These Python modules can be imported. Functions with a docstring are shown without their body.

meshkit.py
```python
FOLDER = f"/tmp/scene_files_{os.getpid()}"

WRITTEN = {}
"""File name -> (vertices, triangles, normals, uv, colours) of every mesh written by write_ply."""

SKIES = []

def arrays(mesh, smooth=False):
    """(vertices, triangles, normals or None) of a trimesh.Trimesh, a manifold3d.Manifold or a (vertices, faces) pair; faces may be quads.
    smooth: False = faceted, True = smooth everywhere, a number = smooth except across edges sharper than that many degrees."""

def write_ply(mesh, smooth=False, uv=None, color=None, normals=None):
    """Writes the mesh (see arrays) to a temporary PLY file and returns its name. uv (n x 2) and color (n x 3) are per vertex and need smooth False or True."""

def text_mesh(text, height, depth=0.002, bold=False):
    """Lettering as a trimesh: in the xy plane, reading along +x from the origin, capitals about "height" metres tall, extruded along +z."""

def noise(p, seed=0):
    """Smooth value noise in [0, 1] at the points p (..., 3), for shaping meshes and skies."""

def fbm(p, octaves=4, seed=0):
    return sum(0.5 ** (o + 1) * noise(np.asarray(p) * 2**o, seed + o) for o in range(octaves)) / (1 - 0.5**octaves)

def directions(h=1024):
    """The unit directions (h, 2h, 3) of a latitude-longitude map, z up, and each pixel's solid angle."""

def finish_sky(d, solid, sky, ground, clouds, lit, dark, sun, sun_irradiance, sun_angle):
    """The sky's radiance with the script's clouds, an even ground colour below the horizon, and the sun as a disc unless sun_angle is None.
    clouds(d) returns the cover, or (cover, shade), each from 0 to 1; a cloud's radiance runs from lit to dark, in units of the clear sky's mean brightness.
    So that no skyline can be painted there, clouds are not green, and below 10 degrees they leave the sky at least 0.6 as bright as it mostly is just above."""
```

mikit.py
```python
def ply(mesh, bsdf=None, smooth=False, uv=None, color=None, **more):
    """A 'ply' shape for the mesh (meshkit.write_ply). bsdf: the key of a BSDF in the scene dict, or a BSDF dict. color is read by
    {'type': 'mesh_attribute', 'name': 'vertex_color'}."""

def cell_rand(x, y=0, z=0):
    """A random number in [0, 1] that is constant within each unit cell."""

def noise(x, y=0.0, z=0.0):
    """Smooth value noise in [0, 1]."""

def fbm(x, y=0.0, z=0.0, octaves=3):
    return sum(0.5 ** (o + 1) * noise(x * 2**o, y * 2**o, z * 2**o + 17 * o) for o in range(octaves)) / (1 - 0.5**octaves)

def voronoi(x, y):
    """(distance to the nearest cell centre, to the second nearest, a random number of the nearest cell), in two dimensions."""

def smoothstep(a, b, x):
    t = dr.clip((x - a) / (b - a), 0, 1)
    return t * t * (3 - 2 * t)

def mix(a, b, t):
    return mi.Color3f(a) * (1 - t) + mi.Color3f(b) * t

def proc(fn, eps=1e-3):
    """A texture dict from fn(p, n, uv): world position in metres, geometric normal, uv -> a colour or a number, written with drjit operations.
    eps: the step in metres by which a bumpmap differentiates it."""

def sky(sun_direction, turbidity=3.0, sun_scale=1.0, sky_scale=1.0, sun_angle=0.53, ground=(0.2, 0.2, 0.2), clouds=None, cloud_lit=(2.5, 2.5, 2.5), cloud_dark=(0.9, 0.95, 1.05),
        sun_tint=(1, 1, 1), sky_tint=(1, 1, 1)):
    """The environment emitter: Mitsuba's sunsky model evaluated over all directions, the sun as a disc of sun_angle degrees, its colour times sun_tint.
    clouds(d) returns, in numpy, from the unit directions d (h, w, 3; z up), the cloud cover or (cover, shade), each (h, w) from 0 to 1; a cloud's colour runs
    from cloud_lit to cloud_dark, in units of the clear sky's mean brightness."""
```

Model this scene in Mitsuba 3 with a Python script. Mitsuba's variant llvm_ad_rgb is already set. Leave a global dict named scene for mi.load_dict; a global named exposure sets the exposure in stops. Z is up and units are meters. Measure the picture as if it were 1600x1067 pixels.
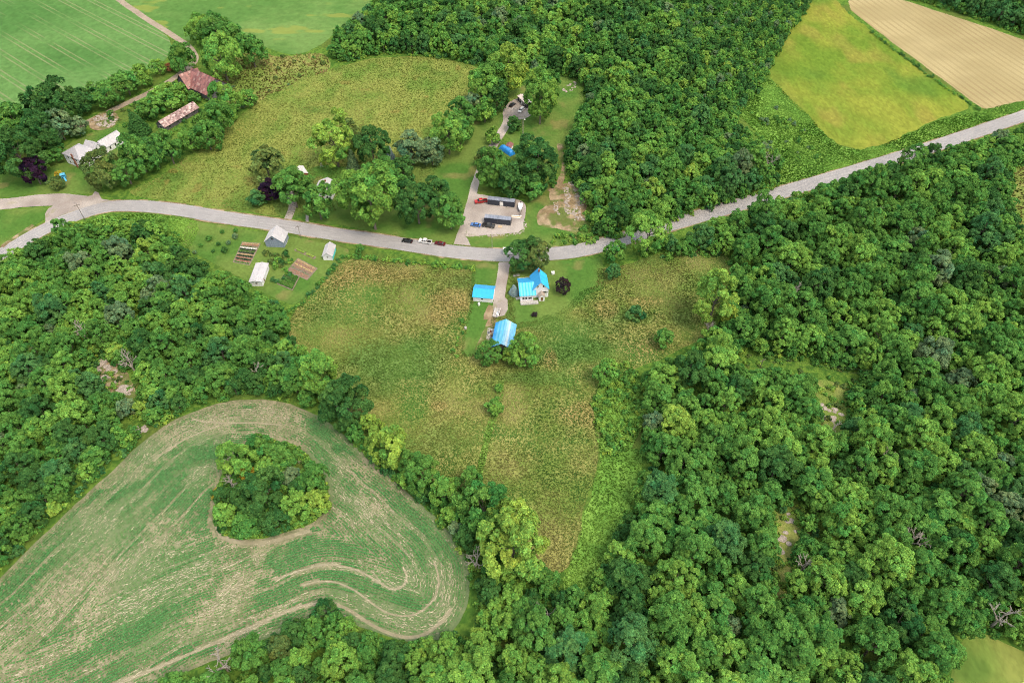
import math, random
import numpy as np, trimesh, shapely
import shapely.geometry as sg, shapely.ops as so
import mitsuba as mi, drjit as dr
import mikit, meshkit
from mikit import noise, fbm, smoothstep, mix, voronoi, cell_rand, proc

T = mi.ScalarTransform4f
scene, labels = {}, {}

# ---------------------------------------------------------------- camera, sky, exposure
CAM_H, PITCH, FOCAL = 195.0, math.radians(48.0), 1100.0      # metres, down-tilt, focal length in 1600-wide pixels
_d = np.array([0, math.cos(PITCH), -math.sin(PITCH)])
scene['camera'] = {'type': 'perspective', 'fov_axis': 'x', 'fov': math.degrees(2 * math.atan(800 / FOCAL)),
                   'near_clip': 1.0, 'far_clip': 6000.0,
                   'to_world': T().look_at(origin=[0, 0, CAM_H], target=[0, float(_d[1]) * 100, CAM_H + float(_d[2]) * 100], up=[0, 0, 1])}
# an overcast midsummer day: a bright even cloud sheet, the sun only a broad glow behind it, from the right and behind
scene['sky'] = mikit.sky([0.45, -0.40, 1.0], turbidity=3, sun_scale=0.46, sun_angle=26, clouds=lambda d: 1.0,
                         cloud_lit=(2.35, 2.4, 2.5), sun_tint=(1, .97, .92))
exposure = 2.5


def at(px, py, z=0.0):
    """The point at height z seen at a pixel of the 1600 x 1067 photograph: how the site was surveyed."""
    u, v = (px - 800) / FOCAL, (py - 533.5) / FOCAL
    f = np.array([0, math.cos(PITCH), -math.sin(PITCH)])
    dn = np.array([0, -math.sin(PITCH), -math.cos(PITCH)])
    r = f + u * np.array([1.0, 0, 0]) + v * dn
    t = (z - CAM_H) / r[2]
    return np.array([r[0] * t, r[1] * t])


def ats(pts, z=0.0):
    return np.array([at(x, y, z) for x, y in pts])


def scale_at(py):
    """pixels per metre across the view, at that row of the ground"""
    return (FOCAL * math.sin(PITCH) + (py - 533.5) * math.cos(PITCH)) / CAM_H


# ---------------------------------------------------------------- bookkeeping
def key_for(name, parent=None):
    base = name if parent is None else parent + '__' + name
    k, i = base, 0
    taken = lambda q: q in scene or q in labels or q in _things
    while taken(k):
        i += 1
        k = f'{base}_{i:03d}'
    return k


_things = set()
def words(n):
    n = int(round(n)); n = max(0, min(100, n))
    a = 'zero one two three four five six seven eight nine ten eleven twelve thirteen fourteen fifteen sixteen seventeen eighteen nineteen'.split()
    b = 'twenty thirty forty fifty sixty seventy eighty ninety hundred'.split()
    return a[n] if n < 20 else b[n // 10 - 2] + ('-' + a[n % 10] if n % 10 else '')




def thing(name, label, cat, group=None):
    k = key_for(name)
    _things.add(k)
    labels[k] = {'label': label, 'category': cat}
    if group:
        labels[k]['group'] = group
    return k


def obj(name, mesh, bsdf, parent=None, smooth=False, label=None, cat=None, group=None, kind=None, color=None, uv=None):
    k = key_for(name, parent)
    scene[k] = mikit.ply(mesh, bsdf, smooth=smooth, color=color, uv=uv)
    d = {}
    if label: d['label'] = label
    if cat: d['category'] = cat
    if group: d['group'] = group
    if kind: d['kind'] = kind
    if d: labels[k] = d
    return k


def cat_meshes(ms):
    return trimesh.util.concatenate(ms)


def box(x0, x1, y0, y1, z0, z1):
    m = trimesh.creation.box([x1 - x0, y1 - y0, z1 - z0])
    m.apply_translation([(x0 + x1) / 2, (y0 + y1) / 2, (z0 + z1) / 2])
    return m


def tube(p, q, r0, r1=None, n=7):
    r1 = r0 if r1 is None else r1
    p, q = np.asarray(p, float), np.asarray(q, float)
    t = q - p
    t /= np.linalg.norm(t) + 1e-9
    a = np.cross(t, [0, 0, 1] if abs(t[2]) < .9 else [1, 0, 0]); a /= np.linalg.norm(a)
    b = np.cross(t, a)
    ang = np.arange(n) * 2 * math.pi / n
    ring = np.cos(ang)[:, None] * a + np.sin(ang)[:, None] * b
    v = np.vstack([p + ring * r0, q + ring * r1, [p], [q]])
    f = []
    for i in range(n):
        j = (i + 1) % n
        f += [[i, j, n + j], [i, n + j, n + i], [2 * n, j, i], [2 * n + 1, n + i, n + j]]
    return trimesh.Trimesh(v, f, process=False)


def place(mesh, xy, yaw=0.0, z=0.0):
    m = mesh.copy()
    m.apply_transform(trimesh.transformations.rotation_matrix(yaw, [0, 0, 1]))
    m.apply_translation([xy[0], xy[1], z])
    return m


def unit(v):
    return v / (np.linalg.norm(v, axis=-1, keepdims=True) + 1e-12)


def leaf_tris(P, Nn, size, r):
    n = len(P)
    a = unit(np.cross(Nn, r.normal(size=(n, 3)))); b = np.cross(Nn, a)
    V = np.empty((n, 3, 3))
    t0 = r.uniform(0, 6.28, n)
    for j in range(3):
        t = t0 + j * 2.094 + r.uniform(-.35, .35, n)
        s = (size * r.uniform(.65, 1.25, n))[:, None]
        V[:, j] = P + s * (np.cos(t)[:, None] * a + np.sin(t)[:, None] * b)
    return V


# ---------------------------------------------------------------- materials
def diffuse(name, rgb):
    scene[name] = {'type': 'twosided', 'b': {'type': 'diffuse', 'reflectance': {'type': 'rgb', 'value': list(rgb)}}}


def glossy(name, rgb, rough=.4, metallic=0.0, spec=.5):
    scene[name] = {'type': 'twosided', 'b': {'type': 'principled', 'base_color': {'type': 'rgb', 'value': list(rgb)}, 'roughness': rough, 'metallic': metallic, 'specular': spec}}


def procmat(name, fn, rough=None, metallic=0.0):
    if rough is None:
        scene[name] = {'type': 'twosided', 'b': {'type': 'diffuse', 'reflectance': proc(fn)}}
    else:
        scene[name] = {'type': 'twosided', 'b': {'type': 'principled', 'base_color': proc(fn), 'roughness': rough, 'metallic': metallic, 'specular': .4}}


scene['foliage'] = {'type': 'principledthin', 'base_color': {'type': 'mesh_attribute', 'name': 'vertex_color'}, 'roughness': .55, 'diff_trans': .42, 'spec_trans': 0.0, 'eta': 1.35}
scene['grass_blades'] = {'type': 'twosided', 'b': {'type': 'diffuse', 'reflectance': {'type': 'mesh_attribute', 'name': 'vertex_color'}}}
procmat('bark', lambda p, n, uv: mix((.10, .085, .07), (.22, .20, .18), fbm(p.x * 6, p.y * 6, p.z * 1.5)))
procmat('dead_wood', lambda p, n, uv: mix((.20, .18, .16), (.42, .40, .37), fbm(p.x * 5, p.y * 5, p.z * 2)))

# ---------------------------------------------------------------- the land: one sheet, then each field, lawn and road laid on it
def chaikin(p, n=2):
    p = np.asarray(p, float)
    for _ in range(n):
        q = np.roll(p, -1, 0)
        p = np.stack([.75 * p + .25 * q, .25 * p + .75 * q], 1).reshape(-1, 2)
    return p


def zone(px, smooth=2, wob=0.0, seed=0):
    """A polygon surveyed in the photograph, corners rounded, its edge frayed by wob metres."""
    p = ats(px)
    if smooth:
        p = chaikin(p, smooth)
    g = sg.Polygon(p).buffer(0)
    if wob:
        g = fray(g, wob, seed)
    return g


def fray(g, wob, seed=0):
    g = g.segmentize(1.2)
    def mv(c):
        c = np.asarray(c)[:, :2]
        q = np.c_[c * .11, np.full(len(c), seed * 3.3)]
        r = np.c_[c * .38, np.full(len(c), seed * 3.3)]
        return c + wob * np.c_[meshkit.noise(q, 1) - .5 + .45 * (meshkit.noise(r, 3) - .5), meshkit.noise(q, 2) - .5 + .45 * (meshkit.noise(r, 4) - .5)] * 2
    polys = []
    for a in getattr(g, 'geoms', [g]):
        polys.append(sg.Polygon(mv(a.exterior.coords), [mv(h.coords) for h in a.interiors]).buffer(0))
    return so.unary_union(polys)


def sheet(g, z):
    ms = []
    for a in getattr(g, 'geoms', [g]):
        if a.geom_type != 'Polygon' or a.area < .05: continue
        v, f = trimesh.creation.triangulate_polygon(a, engine='earcut')
        v = np.asarray(v); f = np.asarray(f)
        A = v[f[:, 1]] - v[f[:, 0]]; B = v[f[:, 2]] - v[f[:, 0]]
        cr = A[:, 0] * B[:, 1] - A[:, 1] * B[:, 0]
        f = np.where((cr < 0)[:, None], f[:, ::-1], f)
        ms.append(trimesh.Trimesh(np.c_[v, np.full(len(v), z)], f, process=False))
    return cat_meshes(ms)


def line(px, w, z=0.0, smooth=3):
    p = ats(px)
    for _ in range(smooth):
        q = np.empty((2 * len(p), 2)); q[0] = p[0]; q[-1] = p[-1]
        q[1:-1:2] = .75 * p[:-1] + .25 * p[1:]; q[2:-1:2] = .25 * p[:-1] + .75 * p[1:]
        p = q
    return sg.LineString(p).buffer(w / 2, cap_style='flat')


def blob(p, x, y, rx, ry=None, rot=0.0):
    """1 at a place on the ground, falling to 0 at its rim, the rim broken by noise"""
    ry = rx if ry is None else ry
    dx, dy = p.x - x, p.y - y
    c, s = math.cos(rot), math.sin(rot)
    u, v = (dx * c + dy * s) / rx, (dy * c - dx * s) / ry
    r = dr.sqrt(u * u + v * v) + .7 * (fbm(p.x * .16, p.y * .16, 4.0) - .5)
    return 1 - smoothstep(.45, 1.05, r)


def m_ground(p, n, uv):
    a = fbm(p.x * .06, p.y * .06, 1.0)
    b = fbm(p.x * .9, p.y * .9, 2.0)
    c = mix((.050, .120, .022), (.110, .20, .034), smoothstep(.25, .75, b))
    return mix(c, (.10, .12, .035), smoothstep(.5, .8, a) * .6)


procmat('ground_green', m_ground)

MEADOW_G = [at(640, 590), at(560, 470), at(880, 530), at(960, 480), at(1010, 520), at(1060, 405)]


GREENS = ((900, 545, 26, 10, .95), (850, 500, 12, 9, .7), (975, 495, 13, 7, .7), (870, 470, 16, 9, .55), (690, 690, 12, 9, .35), (560, 600, 16, 9, .6), (615, 565, 24, 17, .85),
          (1070, 500, 7, 8, .5), (1090, 440, 14, 8, .35), (960, 620, 7, 9, .8), (500, 500, 8, 12, .4), (1000, 405, 16, 5, .6), (905, 515, 22, 8, .6), (830, 590, 18, 5, .7), (600, 700, 14, 10, .5), (720, 440, 10, 5, .5))


def m_meadow(p, n, uv):
    a = fbm(p.x * .045, p.y * .045, 1.0)
    b = fbm(p.x * .35, p.y * .35, 5.0)
    f = fbm(p.x * 1.6 + b * 2, p.y * .9, 2.0)
    c = mix((.135, .200, .046), (.250, .258, .088), smoothstep(.32, .72, a * .6 + b * .4))
    g = mi.Float(0)
    for (px, py, rx, ry, w) in GREENS:
        x, y = at(px, py)
        g = dr.maximum(g, blob(p, x, y, rx, ry) * w)
    c = mix(c, mix((.070, .155, .034), (.105, .21, .055), b), g)
    t = mi.Float(0)
    for (px, py, rx, ry) in ((945, 483, 6, 8), (685, 635, 4, 2.5), (570, 430, 26, 9), (1010, 470, 9, 4), (1000, 545, 14, 5), (720, 645, 2, 1.2), (860, 560, 3, 8), (905, 650, 9, 7), (700, 480, 10, 12)):
        x, y = at(px, py)
        t = dr.maximum(t, blob(p, x, y, rx, ry))
    c = mix(c, (.34, .24, .11), t * .5)
    return c * (.78 + .44 * f)


procmat('meadow_grass', m_meadow)


def m_pasture(p, n, uv):
    a = fbm(p.x * .022, p.y * .022, 3.0)
    b = fbm(p.x * .16, p.y * .09, 7.0)
    f = fbm(p.x * 1.1, p.y * .6, 9.0)
    c = mix((.100, .185, .036), (.195, .232, .060), smoothstep(.28, .7, a * .55 + b * .45))
    c = mix(c, (.075, .145, .030), smoothstep(.60, .78, fbm(p.x * .05, p.y * .05, 21.0)) * .8)
    c = mix(c, (.20, .15, .05), smoothstep(.70, .85, fbm(p.x * .13, p.y * .13, 31.0)) * .5)
    return c * (.80 + .40 * f)


procmat('pasture_grass', m_pasture)


def m_hay(p, n, uv):
    a = fbm(p.x * .016 + 5, p.y * .03, 3.0)
    b = fbm(p.x * .09, p.y * .05, 7.0)
    f = fbm(p.x * .9, p.y * .5, 9.0)
    c = mix((.110, .185, .026), (.195, .228, .038), smoothstep(.3, .68, a * .6 + b * .4))
    c = mix(c, (.25, .20, .055), smoothstep(.62, .8, fbm(p.x * .06, p.y * .03, 12.0)) * .4)
    c = mix(c, (.085, .165, .028), smoothstep(.56, .74, fbm(p.x * .035 + 4, p.y * .035, 27.0)) * .7)
    return c * (.74 + .52 * f) * (.9 + .2 * fbm(p.x * .3, p.y * .12, 33.0))


procmat('hay_grass', m_hay)


def m_lush(p, n, uv):
    b = fbm(p.x * .14, p.y * .14, 7.0)
    f = fbm(p.x * .8, p.y * .6, 9.0)
    return mix((.105, .235, .042), (.165, .310, .060), smoothstep(.3, .7, b)) * (.7 + .6 * f)


procmat('lush_grass', m_lush)


def m_lawn(p, n, uv):
    a = fbm(p.x * .07, p.y * .07, 2.0)
    f = fbm(p.x * 1.3, p.y * 1.3, 5.0)
    c = mix((.066, .150, .030), (.120, .185, .045), smoothstep(.3, .72, a))
    c = mix(c, (.24, .19, .085), smoothstep(.64, .82, fbm(p.x * .11, p.y * .11, 19.0)) * .45)
    return c * (.8 + .4 * f)


procmat('lawn_grass', m_lawn)

_e0, _e1 = at(1537, 170), at(1359, 40)
_sn = np.array([-(_e1 - _e0)[1], (_e1 - _e0)[0]]); _sn /= np.linalg.norm(_sn)


def m_stubble(p, n, uv):
    d = p.x * float(_sn[0]) + p.y * float(_sn[1])
    w = d + 1.5 * (noise(p.x * .03, p.y * .03) - .5)
    a = fbm(p.x * .03, p.y * .05, 3.0)
    f = fbm(p.x * .9, p.y * .9, 5.0)
    s = dr.sin(w * 2 * math.pi / 4.2)
    s2 = dr.sin(w * 2 * math.pi / 1.4)
    c = mix((.275, .235, .125), (.385, .335, .19), smoothstep(.3, .7, a) * .6 + .4 * f)
    return mix(c, (.225, .175, .085), smoothstep(.15, .95, s) * (.2 + .55 * fbm(p.x * .02, p.y * .05, 13.0)) + smoothstep(.1, .9, s2) * .14 + smoothstep(.55, .75, f) * .15)


procmat('stubble', m_stubble)

_t0, _t1 = at(0, 34), at(84, 83)
_tn = np.array([-(_t1 - _t0)[1], (_t1 - _t0)[0]]); _tn /= np.linalg.norm(_tn)


def m_green_field(p, n, uv):
    d = p.x * float(_tn[0]) + p.y * float(_tn[1])
    a = fbm(p.x * .012, p.y * .02, 3.0)
    f = fbm(p.x * .5, p.y * .5, 5.0)
    c = mix((.066, .160, .045), (.100, .205, .064), smoothstep(.3, .7, a)) * (.8 + .4 * f)
    k = d / 12.0
    k = dr.abs(k - dr.floor(k) - .5)
    g = smoothstep(.055, .015, dr.abs(k - .12)) * smoothstep(.30, .62, fbm(p.x * .025, p.y * .025, 15.0))
    return mix(c, (.22, .23, .13), g * .6)


procmat('young_crop', m_green_field)


def m_green_field2(p, n, uv):
    a = fbm(p.x * .015, p.y * .03, 8.0)
    b = fbm(p.x * .08, p.y * .12, 3.0)
    f = fbm(p.x * .5, p.y * .5, 5.0)
    c = mix((.078, .172, .045), (.125, .220, .066), smoothstep(.3, .7, a * .6 + b * .4)) * (.82 + .36 * f)
    return mix(c, (.24, .26, .06), smoothstep(.62, .72, fbm(p.x * .05 + 9, p.y * .09, 2.0)) * .5)


procmat('young_crop_pale', m_green_field2)


def m_soil(p, n, uv):
    a = fbm(p.x * .05, p.y * .05, 3.0)
    f = fbm(p.x * 1.8, p.y * 1.8, 5.0)
    b = fbm(p.x * .4, p.y * .4, 8.0)
    c = mix((.150, .165, .092), (.265, .250, .165), smoothstep(.30, .75, f * .5 + b * .5))
    return mix(c, (.095, .17, .070), smoothstep(.36, .62, a) * .65)


procmat('field_soil', m_soil)


def m_road(p, n, uv):
    a = fbm(p.x * .05, p.y * .05, 3.0)
    b = fbm(p.x * .5, p.y * .5, 4.0)
    f = fbm(p.x * 4, p.y * 4, 5.0)
    c = mix((.258, .258, .270), (.335, .334, .345), smoothstep(.25, .75, a * .6 + b * .4)) * (.88 + .24 * f)
    crack = dr.abs(fbm(p.x * .35, p.y * .35, 11.0) - .5)
    return mix(c, (.14, .135, .135), smoothstep(.012, .0, crack) * .45)


procmat('worn_asphalt', m_road)
procmat('worn_wheel_path', lambda p, n, uv: mix((.246, .246, .256), (.318, .316, .326), fbm(p.x * .3, p.y * .3, 4.0)) * (.9 + .2 * fbm(p.x * 4, p.y * 4, 5.0)))


def m_gravel(p, n, uv):
    a = fbm(p.x * .12, p.y * .12, 3.0)
    f = fbm(p.x * 3, p.y * 3, 5.0)
    c = mix((.27, .240, .225), (.38, .350, .33), smoothstep(.25, .75, a)) * (.82 + .36 * f)
    return mix(c, (.22, .22, .10), smoothstep(.66, .8, fbm(p.x * .3, p.y * .3, 9.0)) * .35)


procmat('gravel', m_gravel)


def m_dirt(p, n, uv):
    a = fbm(p.x * .3, p.y * .3, 3.0)
    f = fbm(p.x * 2, p.y * 2, 5.0)
    c = mix((.19, .145, .085), (.33, .265, .18), smoothstep(.25, .75, a)) * (.8 + .4 * f)
    return mix(c, (.085, .135, .03), smoothstep(.42, .62, fbm(p.x * .22, p.y * .22, 9.0)) * .85)


procmat('bare_dirt', m_dirt)

S = dict(kind='structure')
G0 = sg.box(-1500, -400, 1500, 2600)
obj('ground', sheet(G0, 0.0), 'ground_green', label='green undergrowth and rough grass between the fields and under the trees', **S)

Z = {}
Z['pasture'] = zone([(200, 300), (232, 288), (290, 248), (345, 205), (395, 165), (430, 140), (480, 118), (520, 108), (570, 92), (640, 88), (700, 92), (760, 108), (765, 140), (740, 175), (715, 215),
                     (700, 240), (690, 262), (640, 300), (560, 320), (500, 338), (440, 338), (400, 333), (340, 326), (290, 318), (240, 311), (205, 308)], wob=1.2, seed=1)
obj('pasture', sheet(Z['pasture'], .02), 'pasture_grass', label='yellow-green pasture sloping between the old barns and the wood', **S)
Z['meadow'] = zone([(545, 400), (620, 408), (700, 416), (742, 422), (800, 425), (960, 420), (1000, 405), (1040, 395), (1100, 385), (1140, 395), (1145, 440), (1125, 490), (1095, 530), (1040, 560),
                    (985, 580), (945, 610), (938, 660), (935, 720), (915, 780), (900, 850), (885, 895), (850, 890), (800, 860), (740, 812), (690, 780), (640, 745), (590, 705), (550, 655),
                    (510, 605), (470, 560), (450, 510), (462, 475), (505, 430)], wob=1.5, seed=2)
obj('meadow', sheet(Z['meadow'], .02), 'meadow_grass', label='tall tan and green meadow around the blue-roofed buildings', **S)
Z['hay'] = zone([(1262, -20), (1244, 19), (1222, 53), (1203, 95), (1200, 119), (1237, 159), (1275, 197), (1303, 226), (1344, 235), (1406, 216), (1456, 188), (1535, 172), (1475, 134), (1412, 91),
                 (1359, 47), (1315, 16), (1300, -20)], smooth=2, wob=2.0, seed=3)
obj('hay_field', sheet(Z['hay'], .03), 'hay_grass', label='yellow-green hay field beside the stubble field', **S)
Z['stubble'] = zone([(1322, 10), (1335, -15), (1400, -3), (1475, 21), (1540, 42), (1620, 70), (1720, 100), (1720, 140), (1600, 157), (1545, 171), (1530, 168), (1491, 138), (1412, 80), (1359, 40)], smooth=1, wob=.4, seed=4)
obj('stubble_field', sheet(Z['stubble'], .04), 'stubble', label='tan stubble field with mown rows in the far right corner', **S)
Z['lush'] = zone([(1140, 165), (1170, 140), (1200, 118), (1240, 160), (1280, 200), (1305, 228), (1345, 236), (1410, 217), (1460, 189), (1540, 172), (1610, 156), (1720, 135), (1720, 150), (1600, 176),
                  (1460, 224), (1310, 272), (1220, 300), (1195, 290), (1215, 250), (1180, 205)], wob=1.2, seed=5)
obj('rough_grass', sheet(Z['lush'], .02), 'lush_grass', label='lush green rough grass between the road and the hay field', **S)
Z['strip'] = zone([(1003, 700), (1010, 745), (985, 790), (960, 850), (940, 910), (890, 940), (872, 905), (893, 885), (908, 825), (925, 760), (940, 720), (965, 700)], wob=1.5, seed=6)
obj('rough_grass', sheet(Z['strip'], .03), 'lush_grass', label='bright green strip of weeds between the meadow and the wood', **S)
Z['strip2'] = zone([(930, 590), (965, 575), (1000, 560), (1005, 690), (960, 705), (932, 730), (930, 660)], wob=1.5, seed=8)
obj('rough_grass', sheet(Z['strip2'], .035), 'lush_grass', label='weedy green bank where the meadow meets the right-hand wood', **S)
Z['ditch'] = line([(782, 596), (780, 625), (770, 660), (760, 690), (750, 728), (742, 790)], 2.2)
obj('rough_grass', sheet(fray(Z['ditch'], .7, 15), .04), 'lush_grass', label='thin green line of weeds dividing the lower meadow', **S)
Z['verge'] = zone([(-60, 430), (0, 411), (60, 375), (130, 347), (195, 335), (240, 335), (285, 338), (320, 352), (290, 400), (240, 380), (160, 372), (90, 400), (0, 450), (-60, 480)], wob=.8, seed=7)
obj('rough_grass', sheet(Z['verge'], .02), 'lush_grass', label='green verge between the road bend and the left-hand wood', **S)
Z['f1'] = zone([(-260, -60), (150, -60), (180, 0), (209, 18), (248, 45), (272, 70), (262, 92), (238, 108), (200, 122), (150, 145), (60, 170), (-260, 230)], smooth=1, wob=.8, seed=8)
obj('green_field', sheet(Z['f1'], .02), 'young_crop', label='dark green field with pale wheel tracks left of the farm lane', **S)
Z['f2'] = zone([(165, -60), (190, 0), (216, 17), (255, 42), (292, 66), (310, 60), (350, 47), (392, 58), (410, 72), (440, 84), (470, 86), (500, 72), (532, 45), (565, 20), (595, -8), (615, -60)], smooth=2, wob=.6, seed=9)
obj('green_field', sheet(Z['f2'], .02), 'young_crop_pale', label='pale green field right of the farm lane along the top', **S)
Z['wild'] = zone([(340, 95), (400, 80), (440, 92), (500, 80), (520, 95), (515, 112), (470, 122), (420, 150), (380, 175), (350, 165), (330, 130)], wob=1.5, seed=10)
obj('rough_grass', sheet(Z['wild'], .03), 'meadow_grass', label='brown scrubby grass beside the rusty barn', **S)
Z['corner'] = zone([(1488, 1018), (1515, 990), (1545, 990), (1600, 1022), (1720, 1060), (1720, 1180), (1470, 1180)], wob=1.0, seed=11)
obj('pasture', sheet(Z['corner'], .02), 'pasture_grass', label='grassy corner of a clearing at the bottom right', **S)
Z['right'] = zone([(1565, 262), (1640, 230), (1720, 220), (1720, 460), (1610, 430), (1575, 360)], wob=1.5, seed=12)
obj('meadow', sheet(Z['right'], .02), 'meadow_grass', label='pale grassy clearing at the right edge above the wood', **S)

# lawns
L = [
    ('lawn', [(-60, 272), (40, 255), (90, 235), (110, 225), (150, 205), (200, 195), (215, 215), (200, 250), (165, 285), (150, 300), (120, 304), (60, 308), (-60, 312)], 'mown lawn around the white farmhouse'),
    ('lawn', [(430, 300), (480, 262), (520, 258), (560, 262), (640, 250), (690, 248), (735, 190), (770, 170), (800, 140), (870, 108), (905, 120), (915, 150), (900, 200), (880, 240), (850, 250), (805, 235),
              (790, 205), (775, 225), (752, 270), (738, 300), (720, 345), (712, 380), (690, 382), (600, 365), (520, 352), (450, 338), (425, 333)], 'mown lawn with shade trees between the road and the upper house'),
    ('lawn', [(727, 372), (735, 366), (800, 366), (822, 362), (822, 310), (850, 300), (900, 345), (935, 375), (900, 383), (865, 388), (790, 389), (745, 387), (728, 384)], 'mown lawn between the gravel yard and the road'),
    ('lawn', [(745, 409), (785, 411), (780, 440), (772, 480), (770, 500), (752, 555), (722, 556), (728, 510), (738, 470), (740, 430)], 'strip of lawn around the small blue-roofed garage'),
    ('lawn', [(798, 412), (870, 408), (940, 398), (948, 420), (945, 455), (905, 470), (880, 490), (850, 510), (805, 520), (795, 490)], 'lawn around the blue-roofed house'),
    ('lawn', [(290, 342), (340, 352), (400, 362), (470, 372), (535, 385), (550, 392), (530, 420), (505, 440), (470, 475), (450, 478), (400, 452), (360, 425), (310, 400), (282, 380)], 'mown garden lawn below the road bend'),
    ('lawn', [(-60, 332), (0, 331), (60, 324), (72, 328), (70, 345), (40, 362), (0, 388), (-60, 420)], 'grassy triangle between the road and the side road'),
]
for i, (nm, px, lab) in enumerate(L):
    Z[f'lawn{i}'] = zone(px, wob=2.6 if i == 4 else 1.1, seed=20 + i)
    obj(nm, sheet(Z[f'lawn{i}'], .045 + .004 * i), 'lawn_grass', label=lab, **S)

# roads, drives, tracks
ROAD = [(-120, 462), (0, 399), (45, 371), (90, 348), (130, 333), (165, 323), (200, 321), (250, 324), (300, 331), (340, 339), (445, 353), (520, 366), (602, 377), (700, 393), (760, 398), (800, 399), (866, 397),
        (905, 392), (960, 378), (1030, 356), (1100, 336), (1200, 307), (1310, 275), (1464, 228), (1600, 181), (1760, 128)]
road = line(ROAD, 8.0)
side = line([(-120, 333), (0, 320), (60, 313), (105, 312), (140, 318), (165, 324)], 9.0).union(zone([(70, 330), (72, 350), (60, 362), (128, 332), (162, 318), (150, 296), (140, 308), (100, 312)], smooth=1))
obj('gravel_road', sheet(fray(side.difference(road), .5, 3), .075), 'gravel', label='brown gravel side road joining the paved road at the bend', **S)
shoulder = fray(road.buffer(.7), .5, 5)
obj('road_shoulder', sheet(shoulder, .070), 'bare_dirt', label='thin dusty shoulder along both sides of the paved road', **S)
obj('road', sheet(fray(road, .12, 9), .085), 'worn_asphalt', label='pale worn two-lane country road running across the land', **S)
_cl = sg.LineString(np.asarray(ats(ROAD)))
for _i in range(3): _cl = sg.LineString(np.vstack([_cl.coords[0], *[np.array([.75 * np.array(a) + .25 * np.array(b), .25 * np.array(a) + .75 * np.array(b)]) for a, b in zip(_cl.coords[:-1], _cl.coords[1:])], _cl.coords[-1]]))
obj('wheel_paths', sheet(fray(so.unary_union([_cl.parallel_offset(o, 'left').buffer(.38, cap_style='flat') if o > 0 else _cl.parallel_offset(-o, 'right').buffer(.38, cap_style='flat') for o in (-2.6, -1.0, 1.0, 2.6)]), .25, 4), .089), 'worn_wheel_path', label='faint darker wheel paths worn along the road', **S)
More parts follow.
